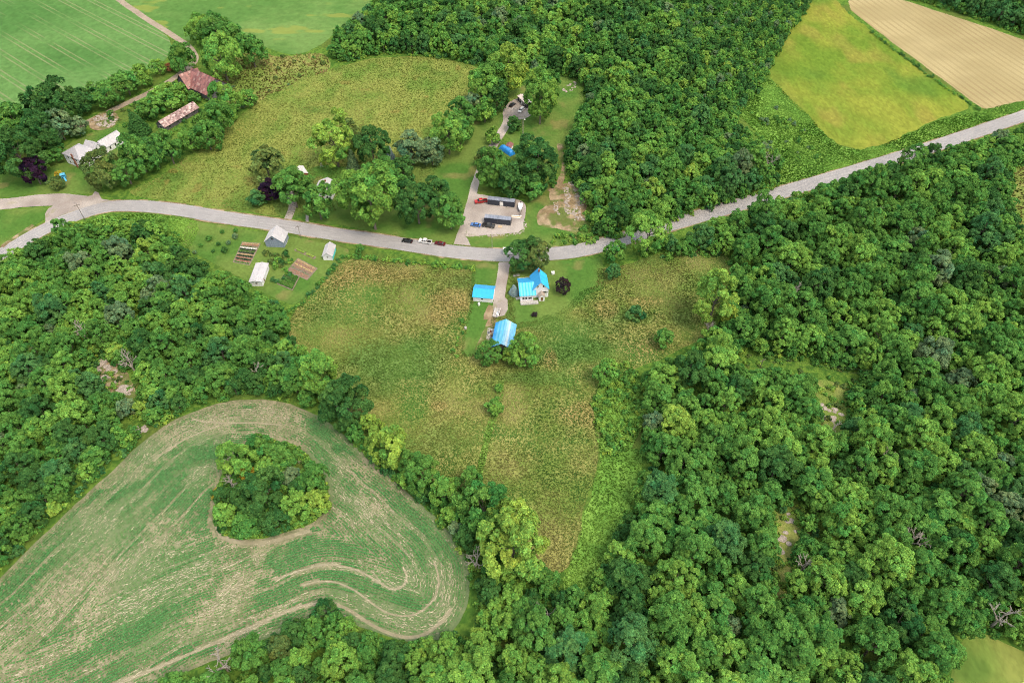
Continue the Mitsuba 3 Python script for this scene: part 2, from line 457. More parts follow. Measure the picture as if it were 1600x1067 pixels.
d1 = line([(715, 386), (728, 345), (738, 305), (748, 268), (752, 262)], 3.6).union(zone([(706, 388), (716, 368), (728, 368), (738, 390)], smooth=1))
d1b = line([(757, 250), (785, 205), (793, 190), (792, 172), (803, 160)], 4.4).union(zone([(788, 178), (795, 160), (812, 152), (832, 160), (836, 178), (815, 188), (800, 186)], smooth=2))
obj('driveway', sheet(fray(d1.difference(shoulder), .3, 4), .095), 'gravel', label='grey gravel drive climbing past the dark containers', **S)
obj('driveway', sheet(fray(d1b, .4, 6), .095), 'gravel', label='pale parking loop at the top of the gravel drive', **S)
yard = zone([(738, 302), (752, 305), (815, 312), (822, 320), (820, 345), (819, 363), (790, 366), (760, 368), (728, 371), (722, 366), (730, 335)], smooth=1, wob=.5, seed=33)
obj('gravel_yard', sheet(yard.difference(d1), .090), 'gravel', label='pale gravel yard holding two dark containers and parked vehicles', **S)
d2 = line([(790, 408), (786, 430), (781, 455), (779, 482), (780, 493)], 4.6).union(zone([(778, 409), (782, 422), (792, 424), (800, 409)], smooth=1)).union(zone([(770, 465), (793, 462), (795, 492), (770, 496)], smooth=1))
obj('driveway', sheet(fray(d2.difference(shoulder), .3, 7), .095), 'gravel', label='grey drive between the small garage and the blue-roofed house', **S)
obj('driveway', sheet(fray(line([(448, 346), (455, 330), (457, 318), (452, 300)], 3.4).difference(shoulder), .3, 8), .095), 'gravel', label='short drive under the trees of the hidden white house', **S)
obj('footpath', sheet(fray(line([(480, 350), (480, 328)], 1.3).difference(shoulder), .1, 8), .095), 'gravel', label='narrow front walk to the hidden white house', **S)
lane = line([(130, -60), (184, 0), (210, 17), (249, 43), (285, 65), (301, 80), (306, 92), (300, 103), (260, 131), (223, 150), (184, 168), (147, 186), (118, 200)], 4.2)
procmat('lane_dirt', lambda p, n, uv: mix((.22, .185, .145), (.34, .295, .235), fbm(p.x * .5, p.y * .5, 2.0)) * (.85 + .3 * fbm(p.x * 3, p.y * 3, 2.0)))
obj('farm_lane', sheet(fray(lane, .5, 5), .06), 'lane_dirt', label='brown dirt farm lane from the fields to the rusty barn', **S)
obj('dirt_patch', sheet(fray(zone([(138, 190), (160, 172), (185, 178), (185, 196), (160, 205), (140, 203)]), .9, 5), .065), 'bare_dirt', label='bare rubble ground beside the farm lane', **S)
trk = line([(878, 225), (874, 240), (882, 262), (884, 275), (870, 292), (855, 300)], 3.2).union(zone([(852, 300), (880, 285), (915, 295), (918, 340), (905, 362), (870, 360), (845, 355), (838, 335), (860, 318)]))
obj('dirt_patch', sheet(fray(trk, 1.4, 6), .07), 'bare_dirt', label='scraped bare ground beside the gravel yard, strewn with rubble', **S)
obj('dirt_patch', sheet(fray(line([(771, 498), (762, 520), (750, 548)], 3.4).union(line([(772, 478), (766, 500)], 4.5)), .9, 6), .075), 'bare_dirt', label='worn wheel tracks beside the blue-roofed barn', **S)
obj('dirt_patch', sheet(fray(zone([(140, 566), (165, 556), (200, 585), (222, 618), (190, 624), (150, 600)]), 1.6, 6), .03), 'bare_dirt', label='bare rocky opening in the left-hand wood', **S)
obj('clearing', sheet(zone([(1255, 610), (1300, 592), (1335, 615), (1335, 668), (1290, 690), (1258, 655)], wob=2.0, seed=51), .03), 'meadow_grass', label='upper grassy opening in the right-hand wood', **S)
obj('clearing', sheet(zone([(1186, 800), (1240, 770), (1278, 830), (1245, 890), (1235, 945), (1186, 945)], wob=2.0, seed=52), .03), 'meadow_grass', label='lower grassy opening in the right-hand wood', **S)
obj('dirt_patch', sheet(fray(line([(0, 388), (25, 370), (52, 352)], 2.2), .8, 3), .10), 'bare_dirt', label='dry bare strip on the edge of the grassy triangle', **S)

# the contour-planted crop field round the copse
FIELD = zone([(-160, 1020), (-60, 950), (0, 903), (57, 845), (122, 782), (190, 720), (236, 680), (280, 651), (328, 634), (381, 624), (420, 624), (464, 634), (517, 658), (569, 710), (622, 754), (675, 803),
              (711, 841), (733, 876), (738, 905), (733, 945), (715, 978), (690, 1000), (640, 1005), (590, 990), (560, 975), (535, 968), (505, 962), (470, 975), (430, 990), (370, 1015), (300, 1045), (240, 1080), (120, 1150), (-160, 1250)], wob=.5, seed=40)
ISLAND = zone([(334, 789), (333, 814), (343, 831), (356, 840), (384, 843), (416, 842), (450, 832), (480, 823), (502, 808), (515, 788), (514, 765), (502, 739), (487, 716), (469, 701), (446, 692), (412, 688),
               (385, 692), (360, 712), (345, 745)], wob=.6, seed=41)
obj('crop_field', sheet(FIELD.difference(ISLAND), .02), 'field_soil', label='contour-planted field of thin green crop on tan soil around the copse', **S)

rng = np.random.default_rng(11)
pts, cols = [], []
fe = sg.Polygon(FIELD.exterior)
icx, icy = ISLAND.centroid.x, ISLAND.centroid.y
prep_i = ISLAND.buffer(1.6)
view = sg.Polygon(ats([(-60, 560), (800, 560), (800, 1110), (-60, 1110)]))
ROWS = []
d = 1.2
while True:
    g = fe.buffer(-d, join_style='round')
    if g.is_empty: break
    for a in getattr(g, 'geoms', [g]):
        c = np.asarray(a.exterior.coords)
        s = np.r_[0, np.cumsum(np.hypot(*np.diff(c, axis=0).T))]
        if s[-1] < 6: continue
        q = np.arange(0, s[-1], .42) + rng.uniform(-.1, .1, len(np.arange(0, s[-1], .42)))
        X_, Y_ = np.interp(q, s, c[:, 0]), np.interp(q, s, c[:, 1])
        ROWS.append(np.c_[X_, Y_, np.full(len(q), d), np.arctan2(np.gradient(Y_), np.gradient(X_))])
    d += .78
ROWS = np.vstack(ROWS)
ROWS = ROWS[shapely.contains_xy(view, ROWS[:, 0], ROWS[:, 1]) & ~shapely.contains_xy(prep_i, ROWS[:, 0], ROWS[:, 1])]


def crop_density(R):
    x, y, d = R.T[:3]
    u = np.hypot(x - icx, y - icy)
    ang = np.arctan2(y - icy, x - icx)
    st = meshkit.fbm(np.c_[d * .16, ang * 3.0, u * .015], 3, seed=5)            # streaks along the way of travel
    bl = meshkit.fbm(np.c_[x * .035, y * .035, x * 0], 3, seed=9)
    fn = meshkit.noise(np.c_[x * .55, y * .55, x * 0], 7)
    s2 = meshkit.fbm(np.c_[d * .9, ang * 9.0, u * .08], 2, seed=6)
    e = .50 * st + .28 * bl + .24 * s2
    k = np.clip((e - .385) / .17, 0, 1) * .92 + .20 * (fn - .4)
    k *= np.clip((d - .3) / 2.5, .25, 1)
    for dd, w in ((7.2, .55), (13.4, .4), (25.3, .5), (31.5, .35)):             # bare wheel tracks
        k = np.where(np.abs(d - dd + .5 * (bl - .5)) < w, k * .12, k)
    return np.clip(k, .03, 1)


procmat('track_soil', lambda p, n, uv: mix((.20, .19, .125), (.31, .29, .205), fbm(p.x * .9, p.y * .9, 2.0)))
_tr = [[(150, 1083), (192, 1064), (263, 1036), (328, 1007), (394, 979), (446, 955), (481, 944), (516, 942), (543, 950), (569, 968), (600, 986), (630, 996), (657, 994), (683, 979), (705, 950)],
       [(430, 905), (480, 888), (510, 880), (534, 884), (565, 893), (591, 909), (613, 922), (630, 917), (637, 902), (630, 887)], [(470, 915), (510, 905), (550, 918), (585, 945), (610, 960), (640, 963), (660, 955), (680, 935), (688, 906), (678, 876)], [(300, 655), (340, 662), (400, 660), (440, 664)],
       [(345, 837), (372, 848), (416, 849), (452, 838), (484, 829)], [(334, 800), (336, 822), (345, 838)], [(240, 720), (270, 697), (310, 676), (345, 665)]]
_tw = [.9, .55, .5, .45, 1.3, .9, .45]
TRACKS = so.unary_union([line(t, w_) for t, w_ in zip(_tr, _tw)]).intersection(FIELD)
obj('wheel_tracks', sheet(fray(TRACKS, .15, 2), .04), 'track_soil', label='pale curving wheel tracks worn through the crop field', **S)
K = crop_density(ROWS)
K = np.where(shapely.contains_xy(TRACKS.buffer(.3), ROWS[:, 0], ROWS[:, 1]), .0, K)
keep = (rng.random(len(K)) < .42 + .58 * K) & (K > 0)
# pale crop residue lying along the rows where the crop is thin
lay = (rng.random(len(K)) < np.clip(.95 * (1 - 1.35 * K), 0, 1) * np.clip(meshkit.fbm(np.c_[ROWS[:, 0] * .06, ROWS[:, 1] * .06, ROWS[:, 2] * .25], 3, 15) * 3.4 - 1.05, .04, 1))
Q, th_ = ROWS[lay], ROWS[lay][:, 3] + rng.normal(0, .16, lay.sum())
n_ = len(Q); ln_, wd_ = rng.uniform(.25, .9, n_), rng.uniform(.06, .17, n_)
off = rng.uniform(-.35, .35, n_); ct, st_ = np.cos(th_), np.sin(th_)
bx_, by_ = Q[:, 0] - off * st_, Q[:, 1] + off * ct
VR = np.stack([np.c_[bx_ - ln_ * ct - wd_ * st_, by_ - ln_ * st_ + wd_ * ct, np.full(n_, .07)], np.c_[bx_ - ln_ * ct * .6 + wd_ * st_, by_ - ln_ * st_ * .6 - wd_ * ct, np.full(n_, .09)], np.c_[bx_ + ln_ * ct, by_ + ln_ * st_, np.full(n_, .08)]], 1)
CR = np.repeat(np.array([.35, .325, .235]) * rng.uniform(.75, 1.2, (n_, 1)), 3, 0)
obj('crop_residue', (VR.reshape(-1, 3), np.arange(3 * n_).reshape(-1, 3)), 'grass_blades', color=CR.astype(np.float32), label='pale straw residue lying along the thin rows of the crop field', cat='straw', kind='stuff')
R, K = ROWS[keep], K[keep]
N = len(R)
nt = 4
th = rng.uniform(0, 2 * math.pi, (N, nt)); rad = (.14 + .20 * K)[:, None] * rng.uniform(.8, 1.3, (N, nt))
cx = R[:, 0:1] + rng.normal(0, .07, (N, nt)); cy = R[:, 1:2] + rng.normal(0, .07, (N, nt)); cz = (.10 + .16 * K)[:, None] * rng.uniform(.7, 1.3, (N, nt))
V = np.empty((N, nt, 3, 3))
for j in range(3):
    aa = th + j * 2.094
    V[:, :, j, 0] = cx + rad * np.cos(aa); V[:, :, j, 1] = cy + rad * np.sin(aa); V[:, :, j, 2] = cz + rad * rng.uniform(-.35, .35, (N, nt))
col = np.array([.060, .175, .058]) * rng.uniform(.7, 1.3, (N, nt, 1)) + np.array([.045, .03, .01]) * (1 - K)[:, None, None]
col = np.repeat(col.reshape(-1, 3), 3, 0)
obj('crop_rows', (V.reshape(-1, 3), np.arange(N * nt * 3).reshape(-1, 3)), 'grass_blades', color=col.astype(np.float32), label='young green crop plants in curving rows around the copse', cat='crop', kind='stuff')


# grass standing on the fields
def tufts(name, g, n, h, w, palette, seed, label, lean=.6, cat='grass', bias=None, greens=()):
    r = np.random.default_rng(seed)
    x0, y0, x1, y1 = g.bounds
    p = np.empty((0, 2))
    while len(p) < n:
        q = np.c_[r.uniform(x0, x1, 3 * n), r.uniform(y0, y1, 3 * n)]
        q = q[shapely.contains_xy(g, q[:, 0], q[:, 1])]
        if bias is not None:
            q = q[r.random(len(q)) < bias(q)]
        p = np.vstack([p, q])
    p = p[:n]
    z0 = np.c_[p * .05, np.full(n, seed * 7.7)]
    flow = meshkit.fbm(z0, 2, seed) * 9
    mixer = np.clip((meshkit.fbm(np.c_[p * .09, np.full(n, seed * 1.3)], 3, seed + 1) - .3) / .4 + r.normal(0, .22, n), 0, .999)
    for (px, py, rx, ry, w_) in greens:
        x, y = at(px, py)
        q = ((p[:, 0] - x) / rx) ** 2 + ((p[:, 1] - y) / ry) ** 2
        mixer = mixer * (1 - w_ * np.exp(-1.1 * q ** 1.5))
    pal = np.asarray(palette, float)
    k = mixer * (len(pal) - 1); i = k.astype(int); f = (k - i)[:, None]
    base = pal[i] * (1 - f) + pal[np.minimum(i + 1, len(pal) - 1)] * f
    V = np.empty((n, 3, 3, 3)); C = np.empty((n, 3, 3, 3))
    for t in range(3):
        a = r.uniform(0, 2 * math.pi, n); la = flow + r.normal(0, .6, n)
        hh = h * r.uniform(.55, 1.3, n); ww = w * r.uniform(.6, 1.3, n) / 2
        V[:, t, 0] = np.c_[p[:, 0] - ww * np.cos(a), p[:, 1] - ww * np.sin(a), np.full(n, .02)]
        V[:, t, 1] = np.c_[p[:, 0] + ww * np.cos(a), p[:, 1] + ww * np.sin(a), np.full(n, .02)]
        V[:, t, 2] = np.c_[p[:, 0] + lean * hh * np.cos(la), p[:, 1] + lean * hh * np.sin(la), hh]
        C[:, t] = (base * r.uniform(.84, 1.17, (n, 1)))[:, None, :]
    obj(name, (V.reshape(-1, 3), np.arange(9 * n).reshape(-1, 3)), 'grass_blades', color=C.reshape(-1, 3).astype(np.float32), label=label, cat=cat, kind='stuff')


holes = so.unary_union([Z['lawn3'].buffer(-1.2), Z['lawn4'].buffer(-3), Z['lawn5'].buffer(-1), road.buffer(2), d2])
GRN, TAN = (.075, .135, .030), (.27, .225, .085)
tufts('meadow_grass', Z['meadow'].difference(holes), 90000, .36, .42, [(.080, .185, .04), (.135, .210, .05), (.175, .220, .06), (.215, .240, .078), (.265, .262, .105)], 3, 'tall tufted tan and green grass standing on the meadow', lean=1.0, greens=GREENS)
tufts('pasture_grass', Z['pasture'], 30000, .35, .5, [(.09, .175, .034), (.14, .21, .045), (.19, .235, .06), (.24, .25, .085)], 5, 'tufts of grass scattered over the pasture', lean=1.0)
tufts('lush_weeds', so.unary_union([Z['lush'], Z['strip'], Z['strip2'], Z['verge'], Z['ditch']])  .difference(road.buffer(.4)), 30000, .42, .7, [(.10, .225, .04), (.135, .275, .048), (.175, .325, .06)], 7, 'lush green weeds standing along the road and the wood edge', lean=.8)
tufts('scrub_grass', so.unary_union([Z['wild'], Z['right']]), 5000, .8, .7, [(.08, .12, .03), (.20, .17, .07), (.27, .20, .10)], 9, 'brown scrubby grass in the rough corners', lean=.8)

# ---------------------------------------------------------------- buildings
glossy('white_siding', (.66, .67, .73), .5)
glossy('white_trim', (.70, .70, .70), .45)
glossy('window_glass', (.03, .035, .045), .08, spec=.8)
glossy('dark_wood', (.045, .045, .055), .7, spec=.2)
glossy('grey_concrete', (.36, .35, .34), .8, spec=.2)
glossy('chimney_brick', (.22, .10, .075), .8, spec=.2)
glossy('brown_door', (.16, .09, .05), .6)
glossy('rubber', (.02, .02, .022), .7, spec=.2)
glossy('chrome', (.6, .6, .6), .25, metallic=.9)
scene['painted_metal'] = {'type': 'twosided', 'b': {'type': 'principled', 'base_color': {'type': 'mesh_attribute', 'name': 'vertex_color'}, 'roughness': .42, 'specular': .5}}
procmat('grey_boards', lambda p, n, uv: mix((.17, .22, .30), (.29, .35, .44), fbm(p.x * 3 + p.y * 3, p.z * .3, 2.0)) * (.86 + .28 * noise(p.x * .5, p.y * .5, p.z * 1.5)))
procmat('barn_boards', lambda p, n, uv: mix((.055, .055, .065), (.16, .16, .175), fbm(p.x * 3 + p.y * 3, p.z * .3, 2.0)))
rb = np.random.default_rng(21)


class Building:
    def __init__(self, name, label, cat, xy, yaw):
        self.key, self.xy, self.yaw = thing(name, label, cat), xy, yaw

    def add(self, name, mesh, mat, parent=None, **kw):
        return obj(name, place(mesh, self.xy, self.yaw), mat, parent or self.key, **kw)

    def window(self, face, u, z, w, h, at_, kind='window', frame='white_trim', pane='window_glass'):
        """face f, b (at y), l, r (at x); at_ = the wall's plane"""
        s = -1 if face in 'fl' else 1
        def bx(u0, u1, z0, z1, d0, d1):
            a, b = sorted((at_ + s * d0, at_ + s * d1))
            return box(u0, u1, a, b, z0, z1) if face in 'fb' else box(a, b, u0, u1, z0, z1)
        t = .09
        fr = cat_meshes([bx(u - w / 2 - t, u - w / 2, z - t, z + h + t, -.03, .07), bx(u + w / 2, u + w / 2 + t, z - t, z + h + t, -.03, .07),
                         bx(u - w / 2, u + w / 2, z + h, z + h + t, -.03, .07), bx(u - w / 2, u + w / 2, z - t, z, -.03, .09)])
        k = self.add(kind, fr, frame)
        self.add('pane' if kind == 'window' else 'leaf', bx(u - w / 2, u + w / 2, z, z + h, -.03, .03), pane, parent=k)


def prism(W, L, he, hr, y0=None, x0=0.0, z0=0.0):
    """gable-ended walls: ridge along y"""
    y0 = 0.0 if y0 is None else y0
    m = trimesh.creation.extrude_polygon(sg.Polygon([(-W / 2, z0), (W / 2, z0), (W / 2, he), (0, hr), (-W / 2, he)]), L, engine='earcut')
    v = m.vertices
    m.vertices = np.c_[v[:, 0] + x0, L / 2 - v[:, 2] + y0, v[:, 1]]
    m.fix_normals()
    return m


def slope(x_eave, z_eave, x_ridge, z_ridge, y0, y1, colour, n=14, th=.10, step=.012):
    """one side of a metal roof, of n sheets lapped side by side; colour(i) gives each sheet its weathered tint"""
    ms, cs = [], []
    e = np.linspace(y0, y1, n + 1)
    for i in range(n):
        up = step * (i % 2)
        q = np.array([[x_eave, e[i], z_eave + up], [x_eave, e[i + 1], z_eave + up], [x_ridge, e[i + 1], z_ridge + up], [x_ridge, e[i], z_ridge + up]])
        v = np.vstack([q, q - [0, 0, th]])
        f = np.array([[0, 1, 2], [0, 2, 3], [4, 6, 5], [4, 7, 6], [0, 4, 5], [0, 5, 1], [1, 5, 6], [1, 6, 2], [2, 6, 7], [2, 7, 3], [3, 7, 4], [3, 4, 0]])
        m = trimesh.Trimesh(v, f, process=False)
        v2 = v[f].reshape(-1, 3); ms.append(v2); cs.append(np.tile(colour(i), (len(v2), 1)))
    v = np.vstack(ms)
    return trimesh.Trimesh(v, np.arange(len(v)).reshape(-1, 3), process=False), np.vstack(cs).astype(np.float32)


def swap(m):
    """turn a ridge-along-y mesh to ridge-along-x"""
    m = m.copy()
    m.apply_transform(trimesh.transformations.rotation_matrix(-math.pi / 2, [0, 0, 1]))
    return m


def gable_roof(b, W, L, he, hr, colour, over=.35, y0=0.0, x0=0.0, n=14, cross=False, sides=(-1, 1), parent=None, colour2=None, up=.06):
    k = (hr - he) / (W / 2)
    out = []
    for s in sides:
        m, c = slope(s * (W / 2 + over), he - k * over + up, 0, hr + up, -L / 2 - over, L / 2 + over, colour if s < 0 or colour2 is None else colour2, n)
        if cross: m = swap(m)
        m.apply_translation([x0, y0, 0])
        out.append(b.add('roof', m, 'painted_metal', parent=parent, color=c))
    cap = box(-.16, .16, -L / 2 - over, L / 2 + over, hr + up - .02, hr + up + .05)
    if cross: cap = swap(cap)
    cap.apply_translation([x0, y0, 0])
    c = np.tile(np.asarray(colour(0)) * .9, (len(cap.vertices), 1)).astype(np.float32)
    b.add('ridge_cap', cap, 'painted_metal', parent=out[0], color=c)
    return out


def tint(c, amt=.10, seed=0):
    r = np.random.default_rng(seed)
    k = r.uniform(1 - amt, 1 + amt, 200)
    return lambda i: np.clip(np.asarray(c) * k[i], 0, .95)


BLUE, PALEBLUE = (.034, .285, .57), (.11, .45, .64)
WHITE = (.41, .41, .44)


def yaw_of(a, b):
    """heading whose local +x runs from a to b"""
    return math.atan2(b[1] - a[1], b[0] - a[0])


# the blue-roofed house: a tall gable block, a lower wing at its left, porch, entry and rear deck
p0, p1 = at(845.4, 441.5, 8.3), at(841.3, 418.6, 8.3)
yw = yaw_of(p0, p1) - math.pi / 2
h = Building('farmhouse', 'white L-shaped house with bright blue metal roofs beside the drive', 'house', (p0 + p1) / 2, yw)
ML, MW, ME, MR = float(np.hypot(*(p1 - p0))) - .6, 6.2, 4.7, 8.2
MAIN = prism(MW, ML, ME, MR)
h.add('wall', MAIN, 'white_siding')
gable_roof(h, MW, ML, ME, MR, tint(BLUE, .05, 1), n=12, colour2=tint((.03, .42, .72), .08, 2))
WW, WD, WE, WR = 5.0, 9.6, 3.5, 5.7
wing = swap(prism(WD, WW, WE, WR)); wing.apply_translation([-MW / 2 - WW / 2 + .003, -.9, 0])
h.add('wall', wing, 'white_siding')
strip = lambda i: np.array(PALEBLUE) if i % 2 else np.array((.02, .38, .68))
m, c = slope(-(WD / 2 + .35), WE - .16 + .06, 0, WR + .06, -WW / 2 - .35, WW / 2 + 1.6, tint(BLUE, .05, 3), 9)
for s, colf in ((-1, tint(BLUE, .05, 3)), (1, strip)):
    m, c = slope(s * (WD / 2 + .35), WE - .16 + .06, 0, WR + .06, -WW / 2 - .35, WW / 2 + 1.2, colf, 11)
    m = swap(m)
    # ridge along x; local x grows to the right
    m.vertices[:, 0] += -MW / 2 - WW / 2; m.vertices[:, 1] += -.9
    h.add('roof', m, 'painted_metal', color=c)
FY, WFY = -ML / 2, -.9 - WD / 2
for u, z, w_, hh in ((-1.1, 5.4, .6, 1.1), (1.1, 5.4, .6, 1.1), (1.4, 2.2, 1.5, 1.1), (2.5, 2.3, .5, .9)):
    h.window('f', u, z, w_, hh, FY)
for u, z, w_, hh in ((-6.9, 1.2, .8, 1.2), (-5.8, 1.2, .8, 1.2), (-4.3, 1.2, 1.4, 1.2)):
    h.window('f', u, z, w_, hh, WFY)
for u in (-2.5, 0, 2.5):
    h.window('r', u, 1.1, .8, 1.3, MW / 2)
h.window('l', -2.5, 1.1, .8, 1.2, -MW / 2 - WW); h.window('l', 1.2, 1.1, .8, 1.2, -MW / 2 - WW)
k = h.add('porch', box(-8.2, -1.2, WFY - 2.0, WFY - .01, 0, .45), 'grey_concrete')
for u in (-8.0, -6.3, -4.6, -2.9, -1.4):
    h.add('post', box(u - .06, u + .06, WFY - 1.95, WFY - 1.83, .45, 1.5), 'white_trim', parent=k)
h.add('railing', cat_meshes([box(-8.05, -1.35, WFY - 1.93, WFY - 1.86, 1.38, 1.46), box(-8.05, -1.35, WFY - 1.93, WFY - 1.86, .62, .70)] +
                            [box(u - .02, u + .02, WFY - 1.92, WFY - 1.88, .70, 1.38) for u in np.arange(-7.9, -1.4, .28)]), 'white_trim', parent=k)
ent = prism(2.2, 2.2, 2.5, 3.5); ent.apply_translation([.3, FY - 1.1 + .003, 0])
k = h.add('entry_porch', ent, 'white_siding')
gable_roof(h, 2.2, 2.2, 2.5, 3.5, tint((.34, .29, .25), .08, 5), over=.2, y0=FY - 1.1, x0=.3, n=5, parent=k)
h.window('f', .3, .2, .9, 2.0, FY - 2.2, kind='door', pane='brown_door')
k = h.add('deck', box(-MW / 2 - WW, MW / 2, -.9 + WD / 2 + .02, -.9 + WD / 2 + 2.6, 0, .6), 'grey_concrete')
h.add('railing', cat_meshes([box(-MW / 2 - WW, -MW / 2 + .3, -.9 + WD / 2 + 2.5, -.9 + WD / 2 + 2.58, z, z + .09) for z in (.8, 1.15, 1.5)] + [box(u - .05, u + .05, -.9 + WD / 2 + 2.49, -.9 + WD / 2 + 2.59, .6, 1.6) for u in np.arange(-MW / 2 - WW, -MW / 2 + .3, 1.2)]), 'white_trim', parent=k)
k = h.add('chimney', box(-.35, .35, 2.0, 2.7, MR - .9, MR + 1.0), 'chimney_brick')
obj('garden_path', sheet(line([(806, 467), (815, 465)], 1.4, smooth=0), .10), 'grey_concrete', label='short pale path from the drive to the porch of the blue-roofed house', **S)
obj('garden_path', sheet(line([(802, 431), (812, 430)], 1.4, smooth=0), .10), 'grey_concrete', label='short pale path to the rear deck of the blue-roofed house', **S)

# the small garage
q0, q1 = at(741, 471), at(768, 473.5)
yg = yaw_of(q0, q1)
c0 = (q0 + q1) / 2 + np.array([-math.sin(yg), math.cos(yg)]) * 3.4
g = Building('garage', 'small white garage with a plain bright blue roof left of the drive', 'garage', c0, yg)
GW, GD = 7.6, 6.6
m = swap(prism(GD, GW, 2.7, 4.3)); g.add('wall', m, 'white_siding')
gable_roof(g, GD, GW, 2.7, 4.3, tint(BLUE, .05, 7), cross=True, n=13, colour2=tint((.015, .36, .72), .06, 8))
g.window('f', -.3, 1.3, .9, .7, -GD / 2); g.window('f', 2.7, .05, .9, 2.0, -GD / 2, kind='door', pane='white_trim')
g.window('r', 0, .05, 2.6, 2.2, GW / 2, kind='door', pane='white_trim')

# the blue barn
p0, p1 = at(783.2, 536.5, 6.2), at(790.8, 498.5, 6.2)
yb = yaw_of(p0, p1) - math.pi / 2
b = Building('barn', 'old grey board barn with a faded streaky blue roof at the end of the drive', 'barn', (p0 + p1) / 2, yb)
BL, BW = float(np.hypot(*(p1 - p0))) - .5, 7.2
b.add('wall', prism(BW, BL, 3.8, 6.1), 'barn_boards')


def streak_slope(s, cols):
    k = (6.1 - 3.8) / (BW / 2)
    e = np.linspace(0, 1, len(cols) + 1)
    V, C = [], []
    x0, z0 = s * (BW / 2 + .4), 3.8 - .4 * k + .06
    for i, cc in enumerate(cols):
        xa, za, xb, zb = x0 * (1 - e[i]), z0 + (6.16 - z0) * e[i], x0 * (1 - e[i + 1]), z0 + (6.16 - z0) * e[i + 1]
        ys = np.linspace(-BL / 2 - .4, BL / 2 + .4, 8)
        for a_, b_ in zip(ys[:-1], ys[1:]):
            q = np.array([[xa, a_, za], [xa, b_, za], [xb, b_, zb], [xb, a_, zb]])
            V += [q[[0, 1, 2]], q[[0, 2, 3]], q[[0, 2, 1]] - [0, 0, .08], q[[0, 3, 2]] - [0, 0, .08]]
            C += [np.clip(np.asarray(cc) * rb.uniform(.85, 1.12), 0, .9)] * 12
    V = np.vstack(V)
    return trimesh.Trimesh(V, np.arange(len(V)).reshape(-1, 3), process=False), np.array(C, np.float32)


for s, cols in ((-1, [(.03, .25, .60), (.04, .30, .62), (.12, .42, .66), (.06, .36, .62), (.14, .46, .66), (.10, .44, .66)]), (1, [(.10, .34, .62), (.12, .36, .60), (.14, .38, .62), (.36, .48, .58), (.22, .42, .60), (.14, .38, .60)])):
    m, c = streak_slope(s, cols)
    b.add('roof', m, 'painted_metal', color=c)
b.window('f', 0, .02, 2.6, 2.8, -BL / 2, kind='door', frame='dark_wood', pane='dark_wood')
b.window('f', 0, 4.1, .7, .7, -BL / 2, frame='dark_wood', pane='brown_door')
b.window('l', 2.0, .02, 2.2, 2.3, -BW / 2, kind='door', frame='dark_wood', pane='dark_wood')

# the three white-roofed outbuildings of the garden
p0, p1 = at(424.4, 368.6, 6.4), at(432, 352.5, 6.4)
ya = yaw_of(p0, p1) - math.pi / 2
b = Building('barn', 'blue-grey board barn with a steep white metal roof at the roadside', 'barn', (p0 + p1) / 2, ya)
AL = float(np.hypot(*(p1 - p0))) - .4; AW = 7.8
b.add('wall', prism(AW, AL, 3.2, 6.4), 'grey_boards')
gable_roof(b, AW, AL, 3.2, 6.4, tint(WHITE, .04, 4), n=10)
b.window('f', -.4, 4.2, .7, .8, -AL / 2, frame='dark_wood', pane='dark_wood')
b.window('r', 0, .1, 2.4, 2.3, AW / 2, kind='door', frame='white_trim', pane='grey_boards')
p0, p1 = at(398.4, 439, 3.2), at(409.3, 410, 3.2)
yl = yaw_of(p0, p1) - math.pi / 2
b = Building('shed', 'low shed with a flat white roof and a little window at the wood edge', 'shed', (p0 + p1) / 2, yl)
SL, SW = float(np.hypot(*(p1 - p0))) - .5, 4.7
b.add('wall', prism(SW, SL, 2.7, 3.2), 'white_siding')
gable_roof(b, SW, SL, 2.7, 3.2, tint(WHITE, .03, 9), n=12)
b.window('f', .1, 1.2, 1.0, .9, -SL / 2); b.window('r', -2.5, .05, .9, 1.9, SW / 2, kind='door', pane='brown_door')
glossy('turquoise_siding', (.09, .52, .56), .5)
p0, p1 = at(509.7, 395.5, 4.2), at(515.3, 378, 4.2)
yt = yaw_of(p0, p1) - math.pi / 2
b = Building('shed', 'narrow white gabled shed with turquoise side wall beside the road', 'shed', (p0 + p1) / 2, yt)
TL, TW = float(np.hypot(*(p1 - p0))) - .4, 3.9
b.add('wall', prism(TW, TL, 2.6, 4.2), 'white_siding')
b.add('wall', box(TW / 2, TW / 2 + .04, -TL / 2 + .1, TL / 2 - .1, .1, 2.3), 'turquoise_siding', label='turquoise side wall')
gable_roof(b, TW, TL, 2.6, 4.2, tint(WHITE, .03, 10), n=9)
b.window('f', 0, 1.5, .6, .7, -TL / 2)

# the white house hidden by trees
c0 = at(507, 290, 4.5)
b = Building('house', 'white house almost hidden under the roadside trees, only its white roof showing', 'house', c0, -.12)
b.add('wall', prism(8.2, 9.5, 3.4, 5.4), 'white_siding')
gable_roof(b, 8.2, 9.5, 3.4, 5.4, tint(WHITE, .03, 12), n=12)
for u in (-2.2, 2.2): b.window('f', u, 1.0, .9, 1.2, -4.75)
b.window('f', 0, .05, .9, 2.0, -4.75, kind='door', pane='brown_door'); b.window('r', 0, 1.0, .9, 1.2, 4.1)
b.add('chimney', box(-.3, .3, 1.5, 2.1, 4.6, 6.2), 'chimney_brick')
glossy('barn_red', (.20, .055, .045), .65)
p0, p1 = at(475.3, 270, 3.0), at(468, 259, 3.0)
b = Building('shed', 'tiny white-roofed shed with a red-brown front behind the hidden house', 'shed', (p0 + p1) / 2, yaw_of(p0, p1) - math.pi / 2)
SL = float(np.hypot(*(p1 - p0)))
b.add('wall', prism(3.0, SL, 2.3, 3.0), 'barn_red')
